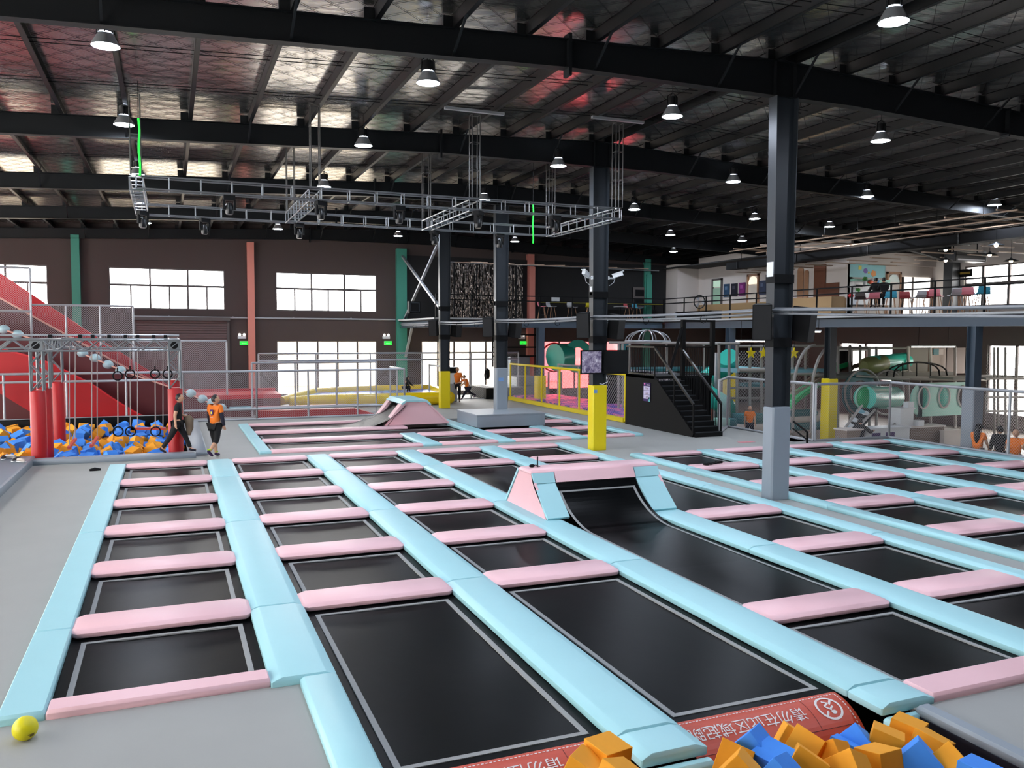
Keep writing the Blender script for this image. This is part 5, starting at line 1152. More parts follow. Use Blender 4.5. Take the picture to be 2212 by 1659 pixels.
def person(lab, base, hgt, face, hips=(20, -20), knees=(5, 15), arms=(-20, 20), elbows=(15, 15), lean=3, head=0, shirt='cloth', pants='cloth', shoes='black', sleeves=.5, pantlen=1., hair='short', crouch=None, fingers=True, armout=(8, 8), extra=None, look=0):
    """face: heading in radians (0 = +Y); hip/knee/arm angles in degrees, left then right; crouch: hip height fraction when sitting"""
    t = thing('person', lab, 'person', base, face); S = hgt
    r_ = math.radians; ln = r_(lean); hipz = crouch if crouch else .525
    def up(d, f=0.): return Vector((0, math.sin(ln)*d+f, math.cos(ln)*d))
    pel = Vector((0, 0, hipz)); chest = pel+up(.2); neckb = pel+up(.3); neck = pel+up(.335); hd = neck+Vector((0, math.sin(ln+r_(head))*.06+.01, .075))
    V, E, Rr, idx = [], [], [], {}
    def add(n, p, r, par=None):
        idx[n] = len(V); V.append(p); Rr.append(r)
        if par is not None: E.append((idx[par], idx[n]))
    add('pel', pel, (.085, .062)); add('waist', pel+up(.1), (.078, .058), 'pel'); add('chest', chest, (.092, .064), 'waist'); add('neckb', neckb, (.05, .04), 'chest'); add('neck', neck, (.032, .032), 'neckb')
    J = {}
    for s, nm, k in ((-1, 'l', 0), (1, 'r', 1)):
        hp = pel+Vector((s*.055, 0, -.02)); a = r_(hips[k]); kn = hp+Vector((s*.008, math.sin(a)*.245, -math.cos(a)*.245)); b = a-r_(knees[k])
        an = kn+Vector((0, math.sin(b)*.235, -math.cos(b)*.235)); toe = an+Vector((s*.012, .085*math.cos(min(0, b)*.7), -.022+.09*math.sin(min(0, b+.2))))
        add(nm+'hip', hp, .058, 'pel'); add(nm+'thigh', hp.lerp(kn, .45), .052, nm+'hip'); add(nm+'knee', kn, .036, nm+'thigh'); add(nm+'calf', kn.lerp(an, .35), .037, nm+'knee'); add(nm+'ank', an, .022, nm+'calf'); add(nm+'toe', toe, (.022, .015), nm+'ank')
        sh = pel+up(.29)+Vector((s*.105, 0, 0)); aa = r_(arms[k]); o_ = math.sin(r_(armout[k]))*s
        el = sh+Vector((o_*.165, math.sin(aa)*.165, -math.cos(aa)*.165)); bb = aa+r_(elbows[k]); wr = el+Vector((o_*.05, math.sin(bb)*.14, -math.cos(bb)*.14)); d = (wr-el).normalized(); hn = wr+d*.045
        add(nm+'sho', sh, .042, 'chest'); add(nm+'elb', el, .027, nm+'sho'); add(nm+'wri', wr, .018, nm+'elb'); add(nm+'pal', hn, (.024, .014), nm+'wri')
        J[nm] = (hp, kn, an, toe, sh, el, wr, hn, d)
    body = skinmesh([v*S for v in V], E, [tuple(q*S for q in r) if isinstance(r, tuple) else r*S for r in Rr], 2)
    addmesh(body, 'body', M['skin'], t)
    if fingers:
        for nm in 'lr':
            hp, kn, an, toe, sh, el, wr, hn, d = J[nm]; side = d.orthogonal().normalized(); q = d.cross(side)
            mb = MB()
            for f in range(4):
                b0 = (hn+side*(f-1.5)*.011)*S; L = (.04, .046, .043, .033)[f]
                mb.tube([b0-d*.012*S, b0+d*L*.5*S, b0+(d*L*.85+q*.014)*S], [.0055*S, .005*S, .004*S], 5)
            mb.tube([(wr+d*.012+side*.016)*S, (wr+d*.03+side*.032)*S, (wr+d*.05+side*.034)*S], [.007*S, .006*S, .0045*S], 5)
            mb.build('fingers', M['skin'], t, True, 'stuff')
    # head with face
    hb = bpy.data.objects.new('head', None)
    Hm = Matrix.Rotation(look, 3, 'Z'); mb = MB(); mb.sphere((0, 0, 0), 1, 18, 14)
    vs = []
    for v in mb.v:
        x, y, z = v; w_ = .052*(1-.16*max(0, -z)); yy = y*.062*(1 if y < 0 else 1-.12*max(0, -z)); zz = z*.072
        vs.append(Vector((x*w_, yy, zz)))
    mb.v = [tuple((hd+Hm @ v)*S) for v in vs]
    hp_ = lambda x, y, z: (hd+Hm @ Vector((x, y, z)))*S
    mb.tube([hp_(0, .056, .012), hp_(0, .07, -.012), hp_(0, .058, -.02)], [.006*S, .010*S, .006*S], 6)
    for s in (-1, 1): mb.sphere(hp_(s*.053, -.004, -.003), .014*S, 8, 6, (.5, 1, 1.3))
    mb.build('head', M['skin'], t, True)
    mb = MB()
    for s in (-1, 1): mb.sphere(hp_(s*.02, .055, .006), .006*S, 6, 5)
    mb.build('eyes', M['black'], t); mb = MB(); mb.tube([hp_(-.018, .054, -.036), hp_(0, .059, -.037), hp_(.018, .054, -.036)], .004*S, 5); mb.build('mouth', mat('lips', (150, 88, 80), .5) if 'lips' not in bpy.data.materials else bpy.data.materials['lips'], t)
    mb = MB(); mb.sphere((0, 0, 0), 1, 18, 12); keep = []
    vs = [(hd+Hm @ Vector((x*.057, y*.066-.004, z*.075+.006)))*S for x, y, z in mb.v]
    def hairy(v): x, y, z = v; return z > .42+.5*(y > .35) or (y < .25 and z > -.35) or (y < -.2 and z > -.55)
    src = list(mb.v); mb.f = [f for f in mb.f if sum(hairy(src[i]) for i in f) >= 3]; mb.v = [tuple(v) for v in vs]; mb.build('hair', M['hair'], t, True)
    if hair == 'long': MB().tube([hp_(0, -.05, .02), hp_(0, -.075, -.06), hp_(0, -.085, -.15), hp_(0, -.08, -.24)], [.045*S, .055*S, .05*S, .02*S], 9).build('ponytail', M['hair'], t, True)
    if hair == 'cap':
        MB().sphere(hp_(0, 0, .03), .068*S, 14, 8, (1, 1.08, .85)).build('cap', M['black'], t, True); MB().prism([hp_(-.045, .05, .03), hp_(.045, .05, .03), hp_(.035, .115, .02), hp_(-.035, .115, .02)], (0, 0, .008*S)).build('cap_brim', M['black'], t)
        MB().tube([hp_(0, -.05, .0), hp_(0, -.085, -.07), hp_(0, -.09, -.18), hp_(0, -.08, -.28)], [.045*S, .06*S, .055*S, .02*S], 9).build('ponytail', M['hair'], t, True)
    # clothes: the same skeleton, a little thicker, cut at hem, cuff and neckline
    def cloth(name, nodes, grow, m_):
        vv, ee, rr = [], [], []; mp = {}
        for n, p, r in nodes: mp[n] = len(vv); vv.append(p*S); rr.append(tuple((q+grow)*S for q in r) if isinstance(r, tuple) else (r+grow)*S)
        return vv, ee, rr, mp
    sh_nodes = [('hem', pel+up(-.02), (.094, .07)), ('waist', pel+up(.1), (.086, .066)), ('chest', chest, (.096, .07)), ('neckb', pel+up(.305), (.048, .042))]
    vv, ee, rr, mp = cloth('shirt', sh_nodes, .006, None); ee = [(0, 1), (1, 2), (2, 3)]
    for nm in 'lr':
        hp, kn, an, toe, sh, el, wr, hn, d = J[nm]
        i0 = len(vv); vv.append(sh*S); rr.append(.05*S); ee.append((2, i0))
        e = sh.lerp(el, min(1, sleeves*1.25)) if sleeves < 1 else el; vv.append(e*S); rr.append(.041*S); ee.append((i0, i0+1))
        if sleeves >= 1: vv.append(wr*S); rr.append(.026*S); ee.append((i0+1, i0+2))
    addmesh(skinmesh(vv, ee, rr, 2), 'shirt', M[shirt], t)
    vv, ee, rr = [pel*S], [], [(.094*S, .07*S)]
    for nm in 'lr':
        hp, kn, an = J[nm][:3]; i0 = len(vv)
        vv += [hp*S, hp.lerp(kn, .5)*S, kn*S]; rr += [.066*S, .06*S, .046*S]; ee += [(0, i0), (i0, i0+1), (i0+1, i0+2)]
        vv.append(kn.lerp(an, .35 if pantlen < 1 else .93)*S); rr.append((.043 if pantlen < 1 else .034)*S); ee.append((i0+2, i0+3))
    addmesh(skinmesh(vv, ee, rr, 2), 'trousers', M[pants], t)
    for nm in 'lr':
        an, toe = J[nm][2], J[nm][3]
        bk = an+(an-toe).normalized()*.02+Vector((0, 0, -.012)); me = skinmesh([an*S+Vector((0, 0, .03*S)), bk*S, toe*S], [(0, 1), (1, 2)], [.028*S, .03*S, (.028*S, .018*S)], 2); addmesh(me, 'shoe', M[shoes], t)
    if extra: extra(t, S, J, pel, up, hd)
    return t
def deg(px_): return px_
def x_black(t, S, J, pel, up, hd):
    hp, kn, an, toe, sh, el, wr, hn, d = J['l']
    b = Vector((-.1, .15, .52))*S
    MB().tube([b+Vector((0, 0, .11))*S, b+Vector((0, .02, .04))*S, b+Vector((0, .025, -.1))*S, b+Vector((0, .01, -.22))*S], [.05*S, .075*S, .065*S, .03*S], 10).build('held_jacket', M['tan'], t, True)
person('man in black T-shirt and trousers walking with a jacket over his arm', (.16, 24.6, FZ+.13), 1.63, -math.pi/2-.15, (27, -27), (6, 8), (6, -14), (62, 18), 4, 6, 'cloth', 'cloth', 'navy', .5, 1, 'short', extra=x_black)
def x_orange(t, S, J, pel, up, hd):
    c = pel+up(.2, -.083); p = lambda x, z: (c+Vector((x, -.0, z)))*S
    MB().prism([p(-.028, .05), p(.028, .05), p(.03, -.01), p(.0, -.05), p(-.03, -.01)], (0, -.006*S, 0)).build('back_emblem', mat('purple_print', (78, 40, 110), .7), t)
    MB().prism([p(-.012, .02)+Vector((0, -.008*S, 0)), p(.012, .02)+Vector((0, -.008*S, 0)), p(.014, -.02)+Vector((0, -.008*S, 0)), p(-.014, -.02)+Vector((0, -.008*S, 0))], (0, -.003*S, 0)).build('emblem_centre', M['yellow'], t)
    MB().prism([p(-.035, -.068), p(.03, -.068), p(.03, -.075), p(-.035, -.075)], (0, -.006*S, 0)).build('back_print', M['print'], t)
    for nm in 'lr':
        hp, kn, an, toe, sh, el, wr, hn, d = J[nm]; MB().tube([sh.lerp(el, .5)*S, el*S, wr*S], [.034*S, .033*S, .024*S], 10).build('under_sleeve', M['navy'], t, True)
        MB().tube([(an+Vector((0, 0, .03)))*S, (an+Vector((0, 0, .045)))*S], .03*S, 10).build('sock_cuff', M['lime'], t, True)
person('man in orange T-shirt with emblem on the back and black cropped trousers', (1.12, 24.5, FZ+.01), 1.70, -math.pi/2+.85, (14, -12), (4, 38), (4, 2), (8, 12), 2, 0, 'orange', 'cloth', 'sock', .5, .5, 'short', extra=x_orange, look=-.9)
p = at(988, 868, Z=FZ); person('man in orange shirt standing behind the inflatable by the yellow post', (p.x+.1, p.y+.3, FZ), 1.72, math.pi-.4, (3, -3), (0, 0), (2, 4), (10, 12), 1, 4, 'orange', 'cloth', 'black', .5, 1, 'short')
p = at(1003, 868, Z=FZ); person('child in orange shirt leaning forward beside the man at the post', (p.x+.15, p.y-.1, FZ), 1.4, math.pi/2+.3, (45, -40), (10, 30), (50, 60), (20, 20), 24, 0, 'orange', 'navy', 'sock', .5, 1, 'short')
p = at(874, 852, Y=40.4); person('child in black crouching on the blue inflatable floor', (p.x, 40.4, .42), 1.15, -1.2, (95, 100), (110, 110), (40, 35), (10, 20), 25, 0, 'cloth', 'cloth', 'black', 1., 1, 'long', crouch=.26)
person('child in orange shirt standing in the play area, left of the grey-footed column', (20.45, 26.2, -.75), 1.4, math.pi-.5, (2, -3), (0, 0), (4, -6), (14, 10), 0, 5, 'orange', 'navy', 'black', .5, 1, 'short')
q = at(1857, 918, X=23.4); person('person in black sitting with their back to the net fence', (23.4, q.y, LZ), 1.7, -.9, (85, 85), (85, 85), (35, 45), (60, 50), 14, 0, 'cloth', 'cloth', 'black', 1., 1, 'short', crouch=.30, armout=(25, 35))
q = at(2112, 950, X=23.0); person('woman in black cap and orange shirt outside the right net fence', (23.0, q.y, LZ), 1.62, -1.3, (2, -2), (0, 0), (28, 20), (110, 20), 5, 0, 'orange', 'navy', 'black', .5, 1, 'cap')
q = at(2160, 950, X=22.9); person('person in black seen from behind outside the right net fence', (22.9, q.y, LZ), 1.66, -.9, (2, -2), (0, 0), (10, 14), (40, 40), 4, 0, 'cloth', 'cloth', 'black', 1., 1, 'short')
q = at(2194, 950, X=22.75); person('child in orange shirt with folded arms outside the right net fence', (22.75, q.y, LZ), 1.64, 2.2, (2, -2), (0, 0), (25, 20), (95, 80), 2, 0, 'orange', 'navy', 'black', .5, 1, 'short')
# ------------------------------------------------------------------ café and lounge on the mezzanine
M['wood'] = mat('oak_panel', (172, 128, 96), .55, var=.08, vscale=3, stretch=(1, 1, 6)); M['dwood'] = mat('brown_wood', (112, 66, 44), .55); M['dado'] = mat('tan_dado', (170, 138, 96), .6)
XC = 30.0
mb = MB()
plate(lambda a, b, c, d: mb.box(XC, XC+.15, a, b, c, d), 31.2, 43.6, MZ, 8.0, [], mb)
struct(mb.build('wall_cafe', M['cream']))
mb = MB().box(30, XR, 31.2, 31.35, MZ, 7.6); struct(mb.build('wall_mural', M['cream'])); 
struct(MB().box(28.5, 30.2, 43.6, YW, MZ, 7.6).build('wall_corner', M['cream']))
struct(MB().box(29.7, XR, 31.0, 31.2, 6.75, 7.7).build('trim_1', M['cream']))
tag(MB().box(29.88, 29.98, 31.4, 43.5, MZ, MZ+1.05).build('dado_panel', M['dado']), 'tan dado panelling along the foot of the café wall', 'panel')
def onwall(px, py): return at(px, py, X=XC-.02)
def wallbox(x0, x1, y0, y1, d, mt, nm, par, o):
    a, b = onwall(x0, y0), onwall(x1, y1); return MB().box(-d, 0, min(a.y, b.y)-o.y, max(a.y, b.y)-o.y, b.z-o.z, a.z-o.z).build(nm, M[mt] if isinstance(mt, str) else mt, par)
posters = [((226, 60, 110), 'magenta'), ((40, 66, 92), 'blue-grey'), ((26, 24, 34), 'near black'), ((124, 42, 110), 'purple'), ((46, 58, 80), 'slate blue'), ((40, 38, 36), 'black')]
for (x0, x1, y0, y1, col, lab) in ((1564, 1576, 614, 641, (44, 72, 100), 'blue-grey poster left of three on the café wall'), (1580, 1593, 613, 639, (28, 26, 40), 'near black poster in the middle of three on the café wall'), (1597, 1610, 611, 638, (126, 40, 112), 'purple poster right of three beside the arched door'), (1641, 1655, 607, 636, (44, 56, 84), 'dark blue poster right of the arched café door'), (1656, 1668, 606, 634, (36, 34, 36), 'black poster half hidden by the tall column')):
    o = onwall((x0+x1)/2, (y0+y1)/2); t = thing('poster', lab, 'poster', o); wallbox(x0, x1, y0, y1, .03, mat('poster_print', col, .5, var=.5, vscale=2.5), 'sheet', t, o); wallbox(x0+3, x0+8, y0+5, y0+12, .035, mat('poster_figure', tuple(min(255, c+50) for c in col), .5), 'figure', t, o)
def door(n, x0, x1, y0, y1, arch, leafm, glow):
    d = sempty('door_%d' % n); o = Vector((0, 0, 0)); a, b = onwall(x0, y0), onwall(x1, y1); ya, yb = min(a.y, b.y), max(a.y, b.y); zt = a.z; e = .12
    MB().box(XC-.08, XC, ya, ya+e, MZ, zt).box(XC-.08, XC, yb-e, yb, MZ, zt).box(XC-.08, XC, ya, yb, zt-e, zt).build('door_frame', M['wood'] if arch else M['frame'], d)
    MB().box(XC-.05, XC-.01, ya+e, yb-e, MZ, MZ+2.0).build('leaf', leafm, d)
    ym = (ya+yb)/2; w_ = (yb-ya)/2-e
    pts = [Vector((XC-.05, ym+w_*math.cos(q), MZ+2.06+(zt-e-MZ-2.06)*math.sin(q))) for q in [k*math.pi/10 for k in range(11)]] if arch else [Vector((XC-.05, ya+e, MZ+2.06)), Vector((XC-.05, yb-e, MZ+2.06)), Vector((XC-.05, yb-e, zt-e)), Vector((XC-.05, ya+e, zt-e))]
    MB().prism(pts, (.03, 0, 0)).build('fanlight', glow, d)  # light behind the fanlight is put in as the pane's own glow
door(2, 1539, 1560, 603, 660, False, mat('pale_green_leaf', (170, 205, 176), .5), mat('self_lit_pane', (196, 226, 200), .4, emit=.35))
door(3, 1615, 1639, 593, 660, True, mat('pale_leaf', (232, 218, 200), .5), mat('self_lit_fanlight', (250, 240, 215), .4, emit=.8))
for x0, x1, y0, y1, mt, lab in ((1724, 1735, 578, 648, 'wood', 'tall arched oak panel on the café wall right of the column'), (1739, 1746, 584, 645, 'wood', 'narrow arched oak panel on the café wall'), (1760, 1783, 573, 648, 'dwood', 'dark brown wood panel on the café wall'), (1783, 1812, 612, 650, 'dwood', 'low brown curved bench back below the white café wall')):
    a, b = onwall(x0, y0), onwall(x1, y1); ya, yb = b.y, a.y; r_ = (yb-ya)/2; ym = (ya+yb)/2
    pts = [Vector((XC-.06, yb, b.z)), Vector((XC-.06, ya, b.z))]+([Vector((XC-.06, ym-r_*math.cos(q), a.z-r_*.8+r_*.8*math.sin(q))) for q in [k*math.pi/10 for k in range(11)]] if mt == 'wood' else [Vector((XC-.06, ya, a.z)), Vector((XC-.06, yb, a.z))])
    tag(MB().prism(pts, (.05, 0, 0)).build('wall_panel', M[mt]), lab, 'panel')
tag(MB().box(25.2, 25.9, 27.2, 31.0, MZ, MZ+.85).build('counter', M['dado']), 'long oak café counter behind the mezzanine railing', 'counter')
# mural recess
fy = lambda x, y: at(x, y, Y=31.18)
t = thing('mural', 'pale blue wall mural with simple colourful child-like shapes', 'mural', fy(1874, 585)); o = t.location
a, b = fy(1836, 569), fy(1911, 601); MB().box(a.x-o.x, b.x-o.x, -.02, 0, b.z-o.z, a.z-o.z).build('sheet', mat('mural_blue', (150, 208, 214), .6, var=.06, vscale=1.5), t)
for x, y, r_, col, n in ((1857, 578, .13, (226, 214, 90), 4), (1869, 585, .13, (120, 92, 170), 7), (1886, 591, .17, (228, 150, 80), 5), (1876, 589, .06, (210, 200, 90), 6)):
    c = fy(x, y)-o; MB().prism([c+Vector((r_*math.cos(q), -.03, r_*math.sin(q))) for q in [2*math.pi*k/n+.78 for k in range(n)]], (0, .01, 0)).build('painted_shape', mat('mural_paint', col, .6), t)
t = thing('service_shelf', 'white café service shelf with plants and toys below the mural', 'shelf', fy(1874, 625)); o = t.location
a, b = fy(1836, 602), fy(1911, 660); MB().box(a.x-o.x, b.x-o.x, -.5, -.02, b.z-o.z, a.z-o.z-.35).build('cabinet', M['white'], t); MB().box(a.x-o.x, b.x-o.x, -.3, -.02, a.z-o.z-.33, a.z-o.z-.02).build('back_shelf', M['mint'], t)
for k, (x, y, col, nm) in enumerate(((1850, 613, (238, 240, 238), 'white coffee machine on the café service shelf'), (1868, 607, (72, 140, 66), 'green potted plant on the café service shelf'), (1881, 607, (222, 90, 60), 'red toy on the café service shelf'), (1894, 605, (60, 150, 210), 'blue toy on the café service shelf'), (1838, 636, (200, 40, 44), 'red jar on the café counter left of the stools'), (1853, 632, (70, 150, 70), 'small green plant on the café counter'))):
    p = at(x, y, Y=30.7); t = thing('shelf_item', nm, 'toy' if 'toy' in nm else 'plant' if 'plant' in nm else 'jar' if 'jar' in nm else 'coffee machine', p)
    if 'plant' in nm:
        MB().lathe([(.08, -.2), (.11, -.02), (.001, -.02)], n=10).build('pot', M['white'], t, True); mb = MB()
        for q in range(14): a_ = q*2.4; mb.sphere((.1*math.cos(a_)*R(), .1*math.sin(a_)*R(), .06+.1*R()), .055, 6, 4)
        mb.build('leaves', mat('leaf_green', col, .6), t, kind='stuff')
    elif 'machine' in nm: MB().pad(-.28, .28, -.15, .15, .1, .3, .04, .04, .02).build('body', mat('pale_enamel', col, .3), t, True); MB().box(-.2, .2, -.17, -.14, -.15, -.05).build('spout_bar', M['black'], t)
    else: MB().sphere((0, 0, -.06), .12, 10, 7, (1.4, .8, .8)).build('body', mat('toy_paint', col, .4), t, True); MB().sphere((.08, 0, .04), .07, 8, 6).build('knob', bpy.data.materials['toy_paint'] if False else M['white'], t, True)
d = sempty('door_4'); a, b = fy(1915, 587), fy(1943, 660); MB().box(a.x, a.x+.08, 31.1, 31.2, MZ, a.z).box(b.x-.08, b.x, 31.1, 31.2, MZ, a.z).box(a.x, b.x, 31.1, 31.2, a.z-.1, a.z).build('door_frame', M['wood'], d); MB().box(a.x+.08, b.x-.08, 31.13, 31.17, MZ, a.z-.5).build('leaf', M['cream'], d)
MB().prism([Vector(((a.x+b.x)/2+((b.x-a.x)/2-.08)*math.cos(q), 31.13, a.z-.5+.38*math.sin(q))) for q in [k*math.pi/10 for k in range(11)]], (0, .04, 0)).build('fanlight', mat('fanlight_mint', (190, 208, 200), .3), d)
a, b = fy(1950, 598), fy(2008, 655)
win = sempty('window_40'); MB().box(a.x, b.x, 31.16, 31.19, MZ+.2, a.z).build('pane', mat('daylight_glow_pane', (255, 252, 246), .4, emit=1.6), win)  # solid pane; daylight in this window is put in as emission
for x in (a.x, (a.x*2+b.x)/3, b.x): MB().box(x-.03, x+.03, 31.1, 31.2, MZ+.2, a.z).build('mullion', M['frame'], win)
# outer column of the building at the right
tag(MB().box(34.75, 35.25, 29.6, 30.1, MZ, 7.2).build('wall_column', M['steel']), 'dark building column standing before the café back wall', 'column')
t = thing('wall_notice', 'small black notice with yellow text by the café window', 'sign', at(2082, 590, X=XR-.05)); MB().box(0, .03, -.45, .45, -.18, .18).build('board', M['black'], t); MB().box(-.005, 0, -.35, .35, -.05, .05).build('text_line', mat('ochre_print', (170, 140, 50), .5), t)
t = thing('air_conditioner', 'long black ceiling air conditioner right of the dark café column', 'air conditioner', at(2085, 556, Y=26.5)); MB().pad(-.9, .9, -.3, .3, .2, .4, .03, .03, .02).build('case', M['blacksatin'], t); MB().cyl((-.7, 0, .2), (-.7, 0, 2.2), .02).build('hanger', M['black'], t); MB().cyl((.7, 0, .2), (.7, 0, 2.2), .02).build('hanger', M['black'], t); MB().box(-.8, .8, -.32, -.3, -.16, -.1).build('louvre', M['silver'], t); MB().tube([(.95, 0, .1), (1.2, 0, .3), (1.25, 0, -.1), (.95, 0, -.15)], .04, 6).build('hose', M['white'], t)
# bar stools
stool = None
def barstool(p, col, lab, rz):
    global stool
    t = thing('bar_stool', lab, 'stool', p, rz, 'bar stools on the mezzanine')
    mb = MB(); n = 8
    prof = [(-.2, .70), (-.1, .68), (.05, .68), (.16, .70), (.21, .80), (.23, .93)]
    for (ya, za), (yb, zb) in zip(prof, prof[1:]):
        wa, wb = (.22 if za < .75 else .2), (.22 if zb < .75 else .18); mb.prism([(-wa, ya, za), (wa, ya, za), (wb, yb, zb), (-wb, yb, zb)], (0, -.012, .02))
    mb.build('seat_shell', M[col], t)
    for sx, sy in ((-1, -1), (1, -1), (1, 1), (-1, 1)): MB().cyl((sx*.12, sy*.1, .68), (sx*.21, sy*.2, 0), .014, 6).build('leg', M['wood'], t)
    MB().tube([(-.18, -.17, .25), (.18, -.17, .25), (.18, .17, .25), (-.18, .17, .25)], .009, 5, True).build('footrest', M['steel'], t)
for nm, c in (('spink', (226, 128, 140)), ('sblue', (78, 176, 208)), ('sgrey', (176, 176, 178)), ('sred', (176, 70, 76)), ('sdark', (60, 48, 46)), ('syel', (206, 190, 24))): M[nm] = mat('stool_'+nm, c, .4)
def stoolpx(x, y, X, col, lab, rz):
    p = at(x, y, X=X); p.z = MZ; barstool(p, col, lab, rz)
for x, col, X, lab, rz in ((1860, 'sdark', 25.6, 'dark bar stool at the café counter end', 2.2), (1886, 'spink', 25.6, 'pink bar stool in front of the mural', 2.6), (1924, 'sblue', 25.6, 'light blue bar stool in front of the café door', 2.4), (1958, 'sred', 26.6, 'dull red bar stool left of the café window', 2.0), (1984, 'sgrey', 26.4, 'pale grey bar stool before the café window', 2.9), (2005, 'sred', 27.0, 'red chair half hidden behind the grey bar stool', 2.3), (2022, 'spink', 26.2, 'rose bar stool left of the dark café column', 2.0), (2064, 'sgrey', 26.2, 'grey bar stool right of the dark café column', 2.6), (2084, 'sred', 26.8, 'rose-red bar stool left of the right-hand blue stool', 2.2), (2094, 'spink', 26.0, 'pink bar stool next to the right-hand blue stool', 2.0), (2122, 'sblue', 26.0, 'blue bar stool in front of the large café window', 2.5)): stoolpx(x, 640, X, col, lab, rz)
for x, Yq, col, lab, rz in ((1171, 40.5, 'spink', 'pink bar stool beside the salmon column on the dark mezzanine', 1), (1191, 40.5, 'sgrey', 'grey bar stool right of the pink one on the dark mezzanine', .6), (1236, 40.8, 'sgrey', 'grey bar stool in the middle of the dark mezzanine', 2), (1274, 40.2, 'syel', 'yellow chair left of the column with screens, dark mezzanine', 2.6), (1358, 40.5, 'sred', 'dull pink chair right of the column with screens, dark mezzanine', .5), (1376, 40.5, 'sblue', 'light blue chair at the table on the dark mezzanine', 1.8)):
    p = at(x, 660, Y=Yq); p.z = MZ; barstool(p, col, lab, rz)
t = thing('bar_table', 'long narrow wall bar with yellow edge on the dark mezzanine', 'table', (19.3, 44.2, MZ)); MB().box(.2, 8.4, -.25, .25, 1.02, 1.07).build('top', M['black'], t); MB().box(.2, 8.4, -.26, -.24, 1.04, 1.08).build('yellow_edge', mat('dull_yellow', (120, 112, 34), .5), t)
for x in (.5, 4, 8): MB().cyl((x, 0, 0), (x, 0, 1.02), .03).build('leg', M['black'], t)
t = thing('monitor', 'small pale screen standing on the dark mezzanine bar', 'screen', (at(1200, 637, Y=44.2).x, 44.2, MZ+1.07)); MB().box(-.25, .25, -.02, .02, .06, .34).build('screen', M['white'], t); MB().box(-.06, .06, -.05, .05, 0, .08).build('foot', M['black'], t)
t = thing('small_table', 'small black table between chairs on the dark mezzanine', 'table', (at(1340, 660, Y=40.6).x, 40.6, MZ)); MB().lathe([(.001, .74), (.38, .74), (.38, .77), (.001, .77)], n=18).build('top', M['sgrey'], t); MB().cyl((0, 0, 0), (0, 0, .74), .03).build('stem', M['black'], t); MB().lathe([(.25, 0), (.03, .03)], n=14).build('foot', M['black'], t)
t = thing('round_fan', 'round floor fan standing on the black cabinet of the mezzanine', 'fan', at(1511, 652, X=25.2))
MB().tube(torus(.33, .03, (0, 0, 0), 'Y', 22), .03, 7, True).build('guard', M['blacksatin'], t, True); 
for k in range(3): a_ = k*2.1; MB().prism([(.03*math.cos(a_), -.01, .03*math.sin(a_)), (.29*math.cos(a_-.4), -.03, .29*math.sin(a_-.4)), (.3*math.cos(a_+.3), .02, .3*math.sin(a_+.3))], (0, .01, 0)).build('blade', M['silver'], t)
for k in range(12): a_ = k*math.pi/6; MB().cyl((0, -.05, 0), (.32*math.cos(a_), -.03, .32*math.sin(a_)), .004, 4).build('guard_wire', M['black'], t)
MB().cyl((0, .02, -.3), (0, .02, -.6), .03).build('stem', M['black'], t)
p = at(1470, 668, X=25.3); q = at(1548, 668, X=25.3); t = thing('black_cabinet', 'long low black cabinet behind the mezzanine edge under the fan', 'cabinet', (25.0, (p.y+q.y)/2, MZ)); L = abs(p.y-q.y)/2
MB().box(0, .6, -L, L, 0, .42).build('body', M['black'], t); MB().box(-.02, .62, -L-.02, L+.02, .42, .46).build('top', M['blacksatin'], t); MB().box(-.03, 0, L-.1, L, .02, .4).build('end_strip', M['white'], t)
# tinsel curtain and dark lounge wall
t = thing('tinsel_curtain', 'dark glittering tinsel curtain hanging on the back mezzanine wall', 'curtain', (at(970, 600, Y=44.5).x, 44.5, 0)); x1 = at(1130, 600, Y=44.5).x-t.location.x; zt_, zb_ = at(1040, 570, Y=44.5).z, MZ+.05
MB().box(0, x1, .05, .09, zb_, zt_).build('backing', mat('tinsel_backing', (14, 14, 14), .6), t)
ti = mat('tinsel_foil', (120, 112, 106), .22, metal=1.); rt2 = random.Random(3)
mb = MB()
for k in range(230):
    x = rt2.uniform(0, x1); z = zt_; a_ = rt2.uniform(0, 3)
    while z > zb_:
        dz = rt2.uniform(.04, .14); a_ += rt2.uniform(-.9, .9); wx, wy = .016*math.cos(a_), .016*math.sin(a_); mb.quad((x-wx, -wy, z), (x+wx, wy, z), (x+wx, wy+rt2.uniform(-.02, .02), z-dz), (x-wx, -wy, z-dz)); z -= dz
mb.build('strands', ti, t, kind='stuff')
MB().cyl((-.3, .02, zt_+.04), (x1+9, .02, zt_-.02), .03, 6).build('curtain_rail', M['silver'], t)
struct(MB().box(11.95, 28.5, 44.87, YW, MZ, 7.6).build('wall_lounge', M['darkwall']))
tag(MB().box(19.17, 19.53, 44.55, 44.9, MZ, 7.2).build('wall_column', M['rose']), 'salmon pink column on the dark mezzanine right of the tinsel curtain', 'column'); tag(MB().box(26.95, 27.3, 44.55, 44.9, MZ, 7.0).build('wall_column', M['teal']), 'dark teal column at the right of the dark mezzanine', 'column')
t = thing('picture_frame', 'grey framed pair of pictures on the dark mezzanine wall', 'picture', at(1381, 642, Y=44.8)); MB().box(-.45, .45, -.03, 0, -.65, .6).build('frame', M['frame'], t); MB().box(-.3, .3, -.04, -.02, .05, .45).box(-.3, .3, -.04, -.02, -.5, -.1).build('print', M['black'], t)
t = thing('red_sign', 'red lit sign at the corner of the café wall', 'sign', at(1476, 617, X=29.6)); MB().box(-.04, 0, -.5, .5, -.28, .25).build('panel', mat('red_light', (250, 80, 62), .4, emit=1.0), t); MB().box(0, .05, -.55, .55, -.33, .3).build('case', M['black'], t)
